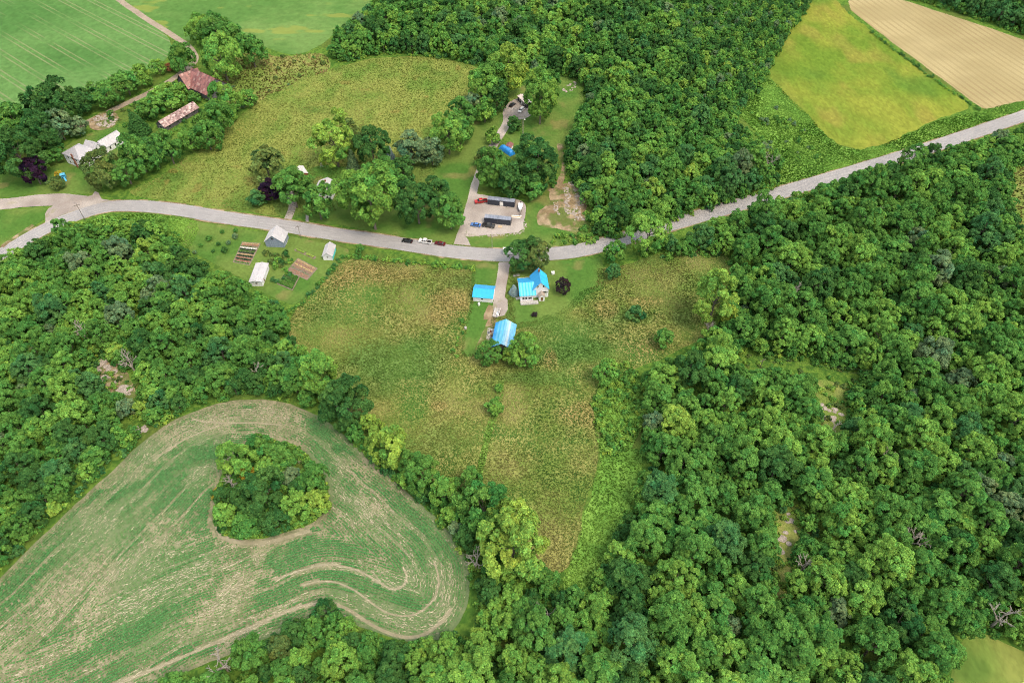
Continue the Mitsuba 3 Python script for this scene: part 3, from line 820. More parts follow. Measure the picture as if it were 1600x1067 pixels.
gable_roof(b, 3.0, SL, 2.3, 3.0, tint((.5, .5, .5), .02, 13), n=6, over=.25)
b.window('f', 0, .05, .9, 1.8, -SL / 2, kind='door', frame='barn_red', pane='dark_wood')

# the white farmhouse on the left
c0 = at(124, 249.5, 5.6); e1 = at(148.5, 234.7, 5.6); e2 = at(103, 236.5, 5.6)
yf = yaw_of(c0, e1)
FW, FL = float(np.hypot(*(e1 - c0))), float(np.hypot(*(e2 - c0)))
ctr = c0 + .5 * FW * np.array([math.cos(yf), math.sin(yf)]) + .5 * FL * np.array([-math.sin(yf), math.cos(yf)])
b = Building('farmhouse', 'white two-storey farmhouse of three joined blocks with pale metal roofs', 'house', ctr, yf)
b.add('wall', box(-FW / 2, FW / 2, -FL / 2, FL / 2, 0, 5.6), 'white_siding')
o = .4; A = [(-FW / 2 - o, -FL / 2 - o, 5.55), (FW / 2 + o, -FL / 2 - o, 5.55), (FW / 2 + o, FL / 2 + o, 5.55), (-FW / 2 - o, FL / 2 + o, 5.55), (-.8, 0, 8.6), (.8, 0, 8.6)]
for f, lab in (([[0, 1, 5], [0, 5, 4]], None), ([[1, 2, 5]], None), ([[2, 3, 4], [2, 4, 5]], None), ([[3, 0, 4]], None)):
    v = np.array(A)[np.array(f)].reshape(-1, 3)
    v = np.vstack([v, v - [0, 0, .1]]); n3 = len(v) // 2
    ff = np.vstack([np.arange(n3).reshape(-1, 3), n3 + np.arange(n3).reshape(-1, 3)[:, ::-1]])
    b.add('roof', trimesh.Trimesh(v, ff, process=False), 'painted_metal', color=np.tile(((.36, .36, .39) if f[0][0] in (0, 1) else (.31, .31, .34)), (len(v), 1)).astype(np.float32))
for z in (.9, 3.6):
    for u in (-2.8, 0, 2.8):
        b.window('f', u, z, .9, 1.4, -FL / 2); b.window('l', u, z, .9, 1.4, -FW / 2)
b.add('chimney', box(-FW / 2 - .55, -FW / 2 - .01, -1.9, -1.3, 0, 7.4), 'chimney_brick')
mid = prism(6.0, 7.5, 4.2, 6.6); mid.apply_translation([FW / 2 + 3.0, -.2, 0])
b.add('wall', mid, 'white_siding')
gable_roof(b, 6.0, 7.5, 4.2, 6.6, tint((.36, .36, .39), .05, 14), y0=-.2, x0=FW / 2 + 3.0, n=8)
b.window('f', FW / 2 + 2.0, 4.2, .7, 1.0, -.2 - 3.75); b.window('f', FW / 2 + 4.0, 4.2, .7, 1.0, -.2 - 3.75); b.window('f', FW / 2 + 3.0, 1.0, .9, 1.3, -.2 - 3.75)
w2 = swap(prism(7.0, 11.0, 3.0, 5.4)); w2.apply_translation([FW / 2 + 11.6, -.6, 0])
b.add('wall', w2, 'white_siding')
gable_roof(b, 7.0, 11.0, 3.0, 5.4, tint(WHITE, .04, 15), y0=-.6, x0=FW / 2 + 11.6, n=12, cross=True)
for u in (8.5, 11.6, 14.5): b.window('f', FW / 2 + u, .9, .9, 1.3, -4.1)

# the rusty barn and the long shed
rust = [(.165, .062, .058), (.22, .088, .080), (.13, .048, .046), (.28, .16, .145)]
rr = np.random.default_rng(3)


def patchy_slope(x_e, z_e, x_r, z_r, y0, y1, pal, nx=7, ny=16, p=(.42, .30, .18, .10)):
    V, C = [], []
    ex, ey = np.linspace(0, 1, nx + 1), np.linspace(y0, y1, ny + 1)
    for i in range(nx):
        for j in range(ny):
            c = np.asarray(pal[rr.choice(len(pal), p=p)]) * rr.uniform(.85, 1.2)
            up = rr.uniform(0, .03)
            P = lambda a, y: [x_e + (x_r - x_e) * a, y, z_e + (z_r - z_e) * a + up]
            q = np.array([P(ex[i], ey[j]), P(ex[i], ey[j + 1]), P(ex[i + 1], ey[j + 1]), P(ex[i + 1], ey[j])])
            V += [q[[0, 1, 2]], q[[0, 2, 3]], q[[0, 2, 1]] - [0, 0, .07], q[[0, 3, 2]] - [0, 0, .07]]; C += [c] * 12
    V = np.vstack(V)
    return trimesh.Trimesh(V, np.arange(len(V)).reshape(-1, 3), process=False), np.clip(np.array(C), 0, .9).astype(np.float32)


r0, r1 = at(299.6, 106.5, 10.5), at(335, 122.5, 10.5)
yr = yaw_of(r0, r1)
RL = float(np.hypot(*(r1 - r0))); RWd = 14.0
b = Building('barn', 'large old barn with a steep rust-red metal roof and black board walls', 'barn', (r0 + r1) / 2, yr)
b.add('wall', swap(prism(RWd, RL, 4.2, 10.4)), 'barn_boards')
for s in (1, -1):
    m, c = patchy_slope(s * (RWd / 2 + .5), 4.2 - .4, 0, 10.5, -RL / 2 - .4, RL / 2 + .4, rust)
    b.add('roof', swap(m), 'painted_metal', color=c)
r2 = at(280, 116.5, 9.6)
wl = float(np.hypot(*(r2 - r0)))
cw, sw = math.cos(-yr), math.sin(-yr)
dl = r2 - (r0 + r1) / 2; loc2 = np.array([dl[0] * cw - dl[1] * sw, dl[0] * sw + dl[1] * cw])
dl = r0 - (r0 + r1) / 2; loc0 = np.array([dl[0] * cw - dl[1] * sw, dl[0] * sw + dl[1] * cw])
yc = math.atan2(*(loc2 - loc0)[::-1])
Rz = trimesh.transformations.rotation_matrix(yc - math.pi / 2, [0, 0, 1])
wallm = prism(12.0, wl + 3, 4.0, 9.4); wallm.apply_translation([0, (wl + 3) / 2 - 3, 0]); wallm.apply_transform(Rz); wallm.apply_translation([loc0[0], loc0[1], 0])
b.add('wall', wallm, 'barn_boards')
for s in (1, -1):
    m, c = patchy_slope(s * 6.5, 3.6, 0, 9.55, -3, wl + .4, rust, 7, 10)
    m.apply_transform(Rz); m.apply_translation([loc0[0], loc0[1], 0])
    b.add('roof', m, 'painted_metal', color=c)
b.window('r', 0, .05, 3.6, 3.4, RL / 2, kind='door', frame='dark_wood', pane='dark_wood')
b.window('r', 0, 6.2, 1.0, 1.2, RL / 2, frame='dark_wood', pane='window_glass')
p0, p1 = at(247, 189.5, 5.0), at(301.5, 158.5, 5.0)
b = Building('long_shed', 'long low shed with a patchy pinkish rusted roof among the trees', 'shed', (p0 + p1) / 2, yaw_of(p0, p1))
LL = float(np.hypot(*(p1 - p0))) - .4
b.add('wall', swap(prism(6.0, LL, 2.6, 4.9)), 'barn_boards')
for s in (1, -1):
    m, c = patchy_slope(s * 3.5, 2.35, 0, 5.0, -LL / 2 - .3, LL / 2 + .3, [(.25, .165, .16), (.34, .24, .235), (.18, .11, .11), (.45, .36, .35)], 5, 26, (.34, .3, .2, .16))
    b.add('roof', swap(m), 'painted_metal', color=c)
for u in (-8, -3, 3, 8): b.window('f', u, 1.0, 1.0, .8, -3.0, frame='dark_wood')
b.window('l', 0, .05, 2.2, 2.2, -LL / 2, kind='door', frame='white_trim', pane='dark_wood')

# upper house: a trailer home under the tall tree, a brown-roofed shed, a tarpaulin shelter
p0, p1 = at(813.5, 147.8, 3.0), at(827, 160.5, 3.0)
b = Building('trailer_home', 'narrow pale-roofed trailer home half under the tall tree by the parking loop', 'house', (p0 + p1) / 2, yaw_of(p0, p1))
TLn = float(np.hypot(*(p1 - p0)))
b.add('wall', swap(prism(3.6, TLn, 2.6, 3.0)), 'dark_wood')
gable_roof(b, 3.6, TLn, 2.6, 3.0, tint((.66, .58, .58), .05, 17), cross=True, n=10, over=.25)
for u in (-2.5, 2.5): b.window('f', u, 1.1, 1.1, .9, -1.8)
b.window('f', 0, .2, .9, 2.0, -1.8, kind='door', pane='white_trim')
c0 = at(795.6, 225.5, 2.5)
b = Building('shed', 'small brown-roofed shed beside the blue tarpaulin', 'shed', c0, -.35)
b.add('wall', prism(2.9, 3.4, 2.0, 2.7), 'white_siding')
gable_roof(b, 2.9, 3.4, 2.0, 2.7, tint((.20, .085, .085), .06, 18), n=5, over=.25)
b.window('f', 0, .1, .8, 1.7, -1.7, kind='door', pane='brown_door')
scene['blue_tarpaulin'] = {'type': 'twosided', 'b': {'type': 'principled', 'base_color': {'type': 'rgb', 'value': [.02, .22, .62]}, 'roughness': .35, 'specular': .5}}
p0, p1 = at(783, 231), at(801.5, 243)
ln = float(np.hypot(*(p1 - p0)))
u, v = np.meshgrid(np.linspace(-1, 1, 21), np.linspace(-1, 1, 13), indexing='ij')
zz = 2.3 * np.clip(1 - np.abs(v) ** 2.6, 0, 1) ** .6 * np.clip(1 - np.abs(u) ** 6, 0, 1) ** .5 + .12 * meshkit.noise(np.stack([u * 5, v * 4, u * 0], -1), 5)
vv = np.stack([u * ln / 2, v * 1.7, zz], -1).reshape(-1, 3)
ii = np.arange(21 * 13).reshape(21, 13)
ff = np.stack([ii[:-1, :-1], ii[1:, :-1], ii[1:, 1:], ii[:-1, 1:]], -1).reshape(-1, 4)
k = thing('tarpaulin', 'bright blue tarpaulin over a long heap beside the narrow upper drive', 'tarpaulin')
obj('sheet', place(trimesh.Trimesh(vv, np.vstack([ff[:, :3], ff[:, [0, 2, 3]]]), process=False), (p0 + p1) / 2, yaw_of(p0, p1)), 'blue_tarpaulin', k, smooth=True)
for s_ in (-.6, 0, .6):
    obj('rope', place(cat_meshes([tube([s_ * ln / 2, -1.75 + .5 * j, .1 + 2.35 * (1 - abs(-1 + .29 * j) ** 2.6) ** .6], [s_ * ln / 2, -1.75 + .5 * (j + 1), .1 + 2.35 * max(0, 1 - abs(-1 + .29 * (j + 1)) ** 2.6) ** .6], .03) for j in range(7)]), (p0 + p1) / 2, yaw_of(p0, p1)), 'rubber', k)

# containers in the gravel yard
def corrugated(L, W, Hh):
    xs = np.arange(0, L + .01, .14)
    z = np.where((np.arange(len(xs)) // 2) % 2 == 0, 0, .05)
    ms = []
    for s in (-1, 1):
        pg = sg.Polygon(list(zip(xs - L / 2, -W / 2 + .02 + z)) + [(L / 2, -W / 2 + .1), (-L / 2, -W / 2 + .1)]).buffer(0)
        m = trimesh.creation.extrude_polygon(pg, Hh - .3, engine='earcut'); m.apply_translation([0, 0, .15])
        if s > 0: m.apply_transform(trimesh.transformations.rotation_matrix(math.pi, [0, 0, 1]))
        ms.append(m)
    return cat_meshes(ms + [box(-L / 2, -L / 2 + .06, -W / 2 + .1, W / 2 - .1, .15, Hh - .15), box(L / 2 - .06, L / 2, -W / 2 + .1, W / 2 - .1, .15, Hh - .15)])


glossy('container_navy', (.030, .036, .055), .5)
glossy('container_frame', (.05, .055, .075), .5)
procmat('container_top', lambda p, n, uv: mix((.17, .20, .27), (.28, .32, .40), fbm(p.x * .8, p.y * .8, 3.0)) * (.85 + .3 * noise(p.x * 3, p.y * .6)))


def container(pa, pb, label, group=None, door=None, L=None):
    """pa, pb: the near bottom corners, left and right"""
    a, c = at(*pa), at(*pb)
    y = yaw_of(a, c); L = L or float(np.hypot(*(c - a))); Wd, Hh = 2.44, 2.9
    nrm = np.array([-math.sin(y), math.cos(y)]); ctr = (a + c) / 2 + nrm * Wd / 2
    k = thing('shipping_container', label, 'container', group)
    pl = lambda m: place(m, ctr, y, .1)
    obj('wall', pl(corrugated(L - .2, Wd - .1, Hh)), 'container_navy', k)
    fr = []
    for sx in (-1, 1):
        for sy in (-1, 1):
            fr.append(box(sx * L / 2 - .1, sx * L / 2 + .1, sy * Wd / 2 - .1, sy * Wd / 2 + .1, 0, Hh - .14))
    for sy in (-1, 1):
        fr += [box(-L / 2 + .1, L / 2 - .1, sy * Wd / 2 - .07, sy * Wd / 2 + .07, 0, .14)]
    obj('frame', pl(cat_meshes(fr)), 'container_frame', k)
    obj('roof', pl(cat_meshes([box(-L / 2 - .05, L / 2 + .05, -Wd / 2 - .05, Wd / 2 + .05, Hh - .14, Hh - .02)] + [box(x - .25, x + .25, -Wd / 2 + .15, Wd / 2 - .15, Hh - .02, Hh + .03) for x in np.arange(-L / 2 + .6, L / 2 - .3, 1.05)])), 'container_top', k)
    for sy in (-.6, .6):
        d = obj('door', pl(box(L / 2 + .002, L / 2 + .07, sy - .55, sy + .55, .2, Hh - .2)), 'container_navy', k)
        obj('handle', pl(tube([L / 2 + .1, sy, .3], [L / 2 + .1, sy, Hh - .3], .025)), 'chrome', d)
    if door is not None:
        obj('door', pl(box(door - .75, door + .75, -Wd / 2 - .06, -Wd / 2 + .01, .12, 2.2)), 'white_trim', k, label='white side door')
    return ctr, y


container((762.3, 320), (803.5, 324.5), 'long dark container at the back of the gravel yard with a white side door', door=.2)
container((757, 348.6), (776.8, 350.6), 'dark container in front in the gravel yard, left of the end-to-end pair')
container((777.6, 350.7), (797.6, 352.8), 'dark container in front in the gravel yard, right of the end-to-end pair')

# ---------------------------------------------------------------- vehicles
def hull(pts):
    import manifold3d as mf
    m = mf.Manifold.hull_points(np.asarray(pts, float)).to_mesh()
    return trimesh.Trimesh(np.array(m.vert_properties[:, :3]), np.array(m.tri_verts), process=False)


def wheel_set(k, pl, xs, half, r=.33, names='wheel'):
    for x in xs:
        for s in (-1, 1):
            w_ = tube([x, s * (half - .20), r], [x, s * half, r], r, n=18)
            q = obj(names, pl(w_), 'rubber', k)
            obj('rim', pl(tube([x, s * (half - .02), r], [x, s * (half + .015), r], r * .6, n=12)), 'chrome', q)


def body_profile(prof, w, inset=.10):
    """a car body from its side outline (x, z): wide at the middle, drawn in above and below"""
    ms = []
    p = np.asarray(prof, float)
    m = trimesh.creation.extrude_polygon(sg.Polygon(p).buffer(-.05).buffer(.05, quad_segs=3), w, engine='earcut')
    v = m.vertices; m.vertices = np.c_[v[:, 0], v[:, 2] - w / 2, v[:, 1]]
    return m


def vehicle(name, label, cat, px, py, yaw, paint, kind='car'):
    k = thing(name, label, cat)
    xy = at(px, py, .6); pl = lambda m: place(m, xy, yaw, .09)
    if paint not in scene: glossy(paint, PAINT[paint], .25, spec=.6)
    if kind in ('car', 'suv'):
        L, w, hb, hr = (4.6, 1.80, .92, 1.44) if kind == 'car' else (4.7, 1.88, 1.05, 1.70)
        body = body_profile([(-L / 2, .35), (-L / 2 + .25, .28), (L / 2 - .3, .28), (L / 2, .38), (L / 2 - .05, .66), (L / 2 - .5, .80), (.85, hb), (-L / 2 + .7, hb), (-L / 2 + .05, hb - .06), (-L / 2 - .02, .6)], w)
        obj('body', pl(body), paint, k, smooth=35)
        x0, x1 = (-1.55, 1.05) if kind == 'car' else (-2.15, 1.15)
        ro = (-1.0, .35) if kind == 'car' else (-1.9, .45)
        cab = hull([(x, y, z) for (x, z, hw) in ((x0, hb - .02, w / 2 - .08), (x1, hb - .02, w / 2 - .08), (ro[0], hr - .06, w / 2 - .24), (ro[1], hr - .06, w / 2 - .24)) for y in (-hw, hw)])
        obj('windows', pl(cab), 'window_glass', k)
        obj('roof', pl(hull([(x, y, z) for x, z, hw in ((ro[0] - .12, hr - .07, w / 2 - .23), (ro[1] + .1, hr - .07, w / 2 - .23), (ro[0] + .1, hr, w / 2 - .34), (ro[1] - .1, hr, w / 2 - .34)) for y in (-hw, hw)])), paint, k)
        wheel_set(k, pl, (-1.38, 1.42), w / 2 + .01)
        zl, xe = .62, L / 2
    elif kind == 'pickup':
        L, w, hb, hr = 5.7, 1.98, 1.08, 1.85
        obj('body', pl(body_profile([(-L / 2, .5), (-L / 2 + .2, .42), (L / 2 - .3, .42), (L / 2, .5), (L / 2, .95), (L / 2 - .2, hb), (-.75, hb), (-.75, .62), (-L / 2, .62)], w)), paint, k, smooth=35)
        for s in (-1, 1): obj('bed_side', pl(box(-L / 2, -.755, s * (w / 2 - .05) - .05, s * (w / 2 - .05) + .05, .622, 1.10)), paint, k)
        obj('tailgate', pl(box(-L / 2 - .02, -L / 2 + .06, -w / 2 + .105, w / 2 - .105, .624, 1.10)), paint, k)
        obj('bed_floor', pl(box(-L / 2 + .062, -.757, -w / 2 + .105, w / 2 - .105, .625, .66)), 'rubber', k)
        cab = hull([(x, y, z) for (x, z, hw) in ((-.74, hb - .02, w / 2 - .06), (1.55, hb - .02, w / 2 - .06), (-.6, hr - .06, w / 2 - .2), (.75, hr - .06, w / 2 - .2)) for y in (-hw, hw)])
        obj('windows', pl(cab), 'window_glass', k)
        obj('roof', pl(hull([(x, y, z) for x, z, hw in ((-.70, hr - .08, w / 2 - .18), (.85, hr - .08, w / 2 - .18), (-.5, hr + .02, w / 2 - .3), (.6, hr + .02, w / 2 - .3)) for y in (-hw, hw)])), paint, k)
        for xx in (-.68, .30): 
            for s in (-1, 1): obj('pillar', pl(tube([xx, s * (w / 2 - .06), hb - .02], [xx + .06, s * (w / 2 - .2), hr - .05], .06)), paint, k)
        wheel_set(k, pl, (-1.75, 1.75), w / 2 + .01, .40)
        zl, xe = .75, L / 2
    else:
        L, w = 5.9, 2.05
        obj('body', pl(hull([(x, y, z) for x, z, hw in ((-L / 2, .4, w / 2), (L / 2, .4, w / 2), (L / 2, 1.05, w / 2 - .05), (L / 2 - .9, 1.35, w / 2 - .05), (L / 2 - 1.7, 2.45, w / 2 - .12), (-L / 2, 2.5, w / 2 - .12)) for y in (-hw, hw)])), paint, k)
        obj('windscreen', pl(hull([(L / 2 - .93, y, 1.40) for y in (-.85, .85)] + [(L / 2 - 1.55, y, 2.3) for y in (-.78, .78)] + [(L / 2 - .87, y, 1.42) for y in (-.85, .85)] + [(L / 2 - 1.50, y, 2.32) for y in (-.78, .78)])), 'window_glass', k)
        for s in (-1, 1): obj('window', pl(box(L / 2 - 2.5, L / 2 - 1.75, s * (w / 2 - .05) - .02, s * (w / 2 - .05) + .02, 1.4, 2.0)), 'window_glass', k)
        wheel_set(k, pl, (-1.8, 1.9), w / 2 + .01, .36)
        zl, xe = .8, L / 2
    for s in (-1, 1):
        obj('headlight', pl(box(xe - .03, xe + .02, s * .62 - .2, s * .62 + .2, zl - .06, zl + .08)), 'chrome', k)
        obj('tail_light', pl(box(-xe - .035, -xe + .02, s * .7 - .12, s * .7 + .12, zl, zl + .2)), 'tail_red', k)
    return k


PAINT = {'paint_black': (.012, .012, .014), 'paint_white': (.70, .70, .70), 'paint_maroon': (.10, .012, .018), 'paint_red': (.36, .012, .014), 'paint_blue': (.05, .15, .42), 'paint_dark': (.035, .035, .035), 'paint_silver': (.55, .56, .58)}
glossy('tail_red', (.35, .01, .01), .3)
rd = lambda x0, y0, x1, y1: yaw_of(at(x0, y0), at(x1, y1))
yroad = rd(690, 392, 610, 378)
vehicle('parked_car', 'black car parked at the roadside, leftmost of three', 'car', 636.5, 376.5, yroad, 'paint_black')
vehicle('pickup_truck', 'white pickup parked at the roadside between two cars', 'pickup truck', 664.5, 377.5, yroad, 'paint_white', 'pickup')
vehicle('parked_car', 'dark red car parked at the roadside, rightmost of three', 'car', 687.5, 380.5, yroad, 'paint_maroon')
vehicle('pickup_truck', 'bright red pickup at the left end of the rear dark container', 'pickup truck', 751.3, 314.8, rd(760, 313.6, 742, 316), 'paint_red', 'pickup')
vehicle('parked_car', 'blue car in the lower left corner of the gravel yard', 'car', 743.3, 351.5, rd(750, 353, 736, 351), 'paint_blue')
vehicle('pickup_truck', 'dark pickup in front of the left container of the end-to-end pair', 'pickup truck', 763.3, 353, rd(757, 352, 770, 354), 'paint_dark', 'pickup')
vehicle('parked_car', 'black car on the parking loop before the trailer home', 'car', 800.5, 164, rd(796, 168, 806, 160), 'paint_black')
vehicle('parked_car', 'white estate car on the parking loop beside the egg-shaped tree', 'car', 814.5, 172.5, rd(820, 168, 811, 176), 'paint_white', 'suv')
vehicle('delivery_van', 'white van on the road half hidden by the big roadside tree', 'van', 797, 394.5, rd(780, 397.5, 800, 398), 'paint_white', 'van')

# ---------------------------------------------------------------- smaller things
glossy('pale_wood', (.55, .42, .28), .7, spec=.2)
# boat on its trailer
p0, p1 = at(813.5, 317.5, 1.0), at(812.5, 332, 1.0)
yo = yaw_of(p0, p1)
ctr = (p0 + p1) / 2
k = thing('boat', 'white motor boat standing on a trailer beside the rear container', 'boat')
xs = np.linspace(-2.7, 2.7, 13)
sec = []
for x in xs:
    t = (x + 2.7) / 5.4
    w_ = 1.0 * (1 - max(0, (t - .45) / .55) ** 2.2) + .02
    sec.append([(x, -w_, 1.55 + .25 * t * t), (x, -w_ * .78, .95), (x, 0, .62 + .35 * max(0, t - .7) / .3), (x, w_ * .78, .95), (x, w_, 1.55 + .25 * t * t)])
sec = np.array(sec); ii = np.arange(65).reshape(13, 5)
ff = np.stack([ii[:-1, :-1], ii[1:, :-1], ii[1:, 1:], ii[:-1, 1:]], -1).reshape(-1, 4)
fl = np.vstack([ff[:, :3], ff[:, [0, 2, 3]], [[0, 1, 2], [0, 2, 3], [0, 3, 4]]])
pl = lambda m: place(m, ctr, yo, .09)
obj('hull', pl(trimesh.Trimesh(sec.reshape(-1, 3), fl, process=False)), 'white_trim', k)
dk = sec[:, [0, 4]] - [0, 0, .12]; jj = np.arange(26).reshape(13, 2)
f2 = np.stack([jj[:-1, 0], jj[1:, 0], jj[1:, 1], jj[:-1, 1]], -1)
obj('cover', pl(trimesh.Trimesh(dk.reshape(-1, 3) + [0, 0, .16], np.vstack([f2[:, :3], f2[:, [0, 2, 3]]]), process=False)), 'white_siding', k)
obj('outboard_motor', pl(hull([(x, y, z) for x, z in ((-3.1, 1.0), (-2.72, 1.0), (-3.15, 1.9), (-2.72, 1.9), (-2.9, .5)) for y in (-.2, .2)])), 'rubber', k)
k = thing('boat_trailer', 'dark boat trailer under the white boat, its drawbar pointing at the road', 'trailer')
obj('frame', pl(cat_meshes([tube([-2.5, s * .6, .55], [1.8, s * .6, .55], .06) for s in (-1, 1)] + [tube([1.8, s * .6, .55], [5.2, 0, .5], .06) for s in (-1, 1)] + [tube([x, -.6, .55], [x, .6, .55], .05) for x in (-2.4, 0, 1.7)])), 'rubber', k)
wheel_set(k, pl, (-1.0,), 1.1, .3)
# boards, pallet
for i, (dx, dy, dz) in enumerate(((0, 0, 0), (0, .32, 0), (0, .64, 0), (0, .16, .16), (0, .5, .16))):
    obj('long_board', place(box(-2.2 + .15 * i, 2.2 + .1 * i, dy * 2 - .22, dy * 2 + .22, .1 + dz, .25 + dz), at(805.5, 340.5), -.1), 'pale_wood' if i % 2 else 'white_trim', label='long pale board beside the containers, ' + ('nearest the road in the lower layer', 'in the middle of the lower layer', 'at the back of the lower layer', 'front one of the upper layer', 'rear one of the upper layer')[i], cat='board', group='pale boards beside the containers')
k = thing('pallet', 'pale wooden pallet lying before the right container of the pair', 'pallet')
for i in range(5): obj('slat', place(box(-.8 + .36 * i, -.5 + .36 * i, -.6, .6, .3, .36), at(781, 355), -.12), 'pale_wood', k)
for y in (-.5, 0, .5): obj('bearer', place(box(-.8, .95, y - .06, y + .06, .1, .3), at(781, 355), -.12), 'pale_wood', k)
# trailer and pad by the blue barn
p0, p1 = at(778.3, 482.5), at(774, 498)
k = thing('utility_trailer', 'pale flat utility trailer loaded with scrap at the end of the drive', 'trailer')
pl = lambda m: place(m, (p0 + p1) / 2, yaw_of(p0, p1), .05)
obj('bed', pl(box(-2.4, 2.4, -1.05, 1.05, .55, .68)), 'grey_concrete', k)
for s in (-1, 1): obj('side_rail', pl(box(-2.4, 2.4, s * 1.05 - .04, s * 1.05 + .04, .681, 1.05)), 'white_trim', k)
obj('drawbar', pl(cat_meshes([tube([2.4, s * .6, .6], [3.6, 0, .5], .05) for s in (-1, 1)])), 'rubber', k)
wheel_set(k, pl, (-.5, .45), 1.25, .3)
for i in range(6):
    x, y = rb.uniform(-2, 1.6), rb.uniform(-.7, .5)
    obj('scrap_panel', pl(box(x, x + rb.uniform(.4, 1.1), y, y + rb.uniform(.2, .6), .69, .75 + rb.uniform(.1, .5))), ['white_trim', 'grey_concrete', 'container_top'][i % 3], label=f'piece of pale scrap on the utility trailer, number {words(i + 1)} of the load', cat='scrap', group='scrap on the utility trailer')
obj('concrete_pad', sheet(sg.Polygon(ats([(762.5, 512), (773, 514), (770, 534), (759.5, 530)])), .12), 'grey_concrete', label='grey concrete pad along the left wall of the blue-roofed barn', **S)
for i in range(7):
    p = at(rb.uniform(763, 770), 516.5 + i * 2)
    obj('crate', place(cat_meshes([box(-.35, .35, -.28, .28, .125, .17)] + [box(-.35, .35, s * .28 - .02, s * .28 + .02, .17, .5) for s in (-1, 1)] + [box(s * .35 - .02, s * .35 + .02, -.26, .26, .17, .5) for s in (-1, 1)]), p, rb.uniform(0, 3)), ['white_trim', 'barn_red', 'container_top', 'pale_wood'][i % 4],
        label=('nearer ' if i > 3 else 'farther ' if i < 3 else '') + ['white', 'red', 'grey-blue', 'wooden'][i % 4] + ' open crate on the concrete pad beside the blue-roofed barn', cat='crate', group='crates on the concrete pad')
# tanks, well, barrel
def tank(name, label, px, py, r, hgt, mat, cat='tank'):
    k = thing(name, label, cat)
    p = at(px, py)
    m = trimesh.creation.revolve(np.array([(0, 0), (r * .96, 0), (r, .05), (r, hgt - .1), (r * .9, hgt), (0, hgt + .06)]), sections=20)
    obj('shell', place(m, p, 0, .05), mat, k, smooth=40)
    obj('lid', place(tube([0, 0, hgt + .05], [0, 0, hgt + .14], r * .35, n=12), p, 0, .05), 'grey_concrete', k)


tank('water_tank', 'small white tank before the front wall of the small garage', 748.5, 477, .45, 1.2, 'white_trim')
tank('rain_barrel', 'pale barrel standing in the fence row left of the barn', 727.5, 514, .5, 1.0, 'grey_concrete', 'barrel')
k = thing('well_house', 'little white box on the lawn right of the blue-roofed house', 'well house')
p = at(864, 428)
obj('wall', place(box(-.6, .6, -.5, .5, .05, .9), p, .2), 'white_siding', k); obj('lid', place(box(-.7, .7, -.6, .6, .902, 1.0), p, .2), 'white_trim', k)

# poles, antenna, garden windmill
def pole(px, py, hgt, label, arm=True, lamp=False, mat='bark', r=.14):
    k = thing('utility_pole', label, 'utility pole')
    p = at(px, py)
    obj('post', place(tube([0, 0, 0], [0, 0, hgt], r, r * .7, 10), p), mat, k)
    if arm:
        a = obj('crossarm', place(box(-1.2, 1.2, -.07, .07, hgt - .9, hgt - .75), p, .5), mat, k)
        for x in (-1.05, 0, 1.05): obj('insulator', place(tube([x, 0, hgt - .75], [x, 0, hgt - .55], .06), p, .5), 'grey_concrete', a)
    if lamp:
        a = obj('lamp_arm', place(tube([0, 0, hgt - 1], [.8, -1.2, hgt - .6], .05), p), 'chrome', k)
        obj('lamp_head', place(box(.55, 1.05, -1.6, -1.1, hgt - .7, hgt - .5), p), 'white_trim', a)


pole(133, 344, 8.8, 'dark utility pole on the inside of the road bend')
pole(471, 373.5, 7.5, 'thin utility pole at the roadside beside the blue-grey barn', r=.11)
pole(817, 211, 10.0, 'tall pale pole on the lawn beside the parking loop, with a lamp', arm=False, lamp=True, mat='dead_wood', r=.2)
pole(769, 389, 8.0, 'pale utility pole on the lawn between gravel yard and road', mat='dead_wood', r=.1)
k = thing('television_antenna', 'roof-high television antenna on a mast behind the blue-roofed house', 'antenna')
p = at(814, 427)
obj('mast', place(tube([0, 0, 0], [0, 0, 5.6], .07), p), 'chrome', k)
obj('boom', place(tube([-.4, 0, 5.5], [3.2, .3, 5.5], .06), p), 'chrome', k)
for i, x in enumerate(np.linspace(-.3, 3.1, 8)): obj('element', place(tube([x, -.9 + .06 * i, 5.5], [x, 1.0 - .06 * i, 5.5], .035), p), 'chrome', k)
k = thing('garden_windmill', 'small white garden windmill behind the hidden white house', 'windmill')
p = at(503, 262)
for s in range(3):
    a = s * 2.094
    obj('leg', place(tube([.7 * math.cos(a), .7 * math.sin(a), 0], [0, 0, 3.6], .06), p), 'white_trim', k)
for s in range(6):
    a = s * math.pi / 3
    obj('blade', place(hull([(r_ * math.cos(a + d), y, 3.7 + r_ * math.sin(a + d)) for r_, d in ((.1, 0), (.8, -.18), (.8, .18)) for y in (-.16, -.12)]), p), 'white_trim', k)
obj('tail_vane', place(box(-.02, .02, .1, .9, 3.55, 3.9), p), 'white_trim', k)
# play frame, garden plots
glossy('play_blue', (.06, .36, .62), .4)
k = thing('play_frame', 'light blue play frame with a slide on the farmhouse lawn', 'play frame')
p = at(101, 279)
for x in (-.9, .9):
    for y in (-.7, .7): obj('post', place(tube([x, y, 0], [x, y, 2.3], .08), p, .4), 'play_blue', k)
obj('platform', place(box(-1, 1, -.8, .8, 1.2, 1.3), p, .4), 'play_blue', k)
obj('canopy', place(hull([(x, y, 2.3) for x in (-1.1, 1.1) for y in (-.9, .9)] + [(x, 0, 3.0) for x in (-1.1, 1.1)]), p, .4), 'play_blue', k)
obj('slide', place(hull([(1.0, y, z) for y in (-.35, .35) for z in (1.15, 1.25)] + [(3.2, y, z) for y in (-.35, .35) for z in (.15, .25)]), p, -.9), 'play_blue', k)


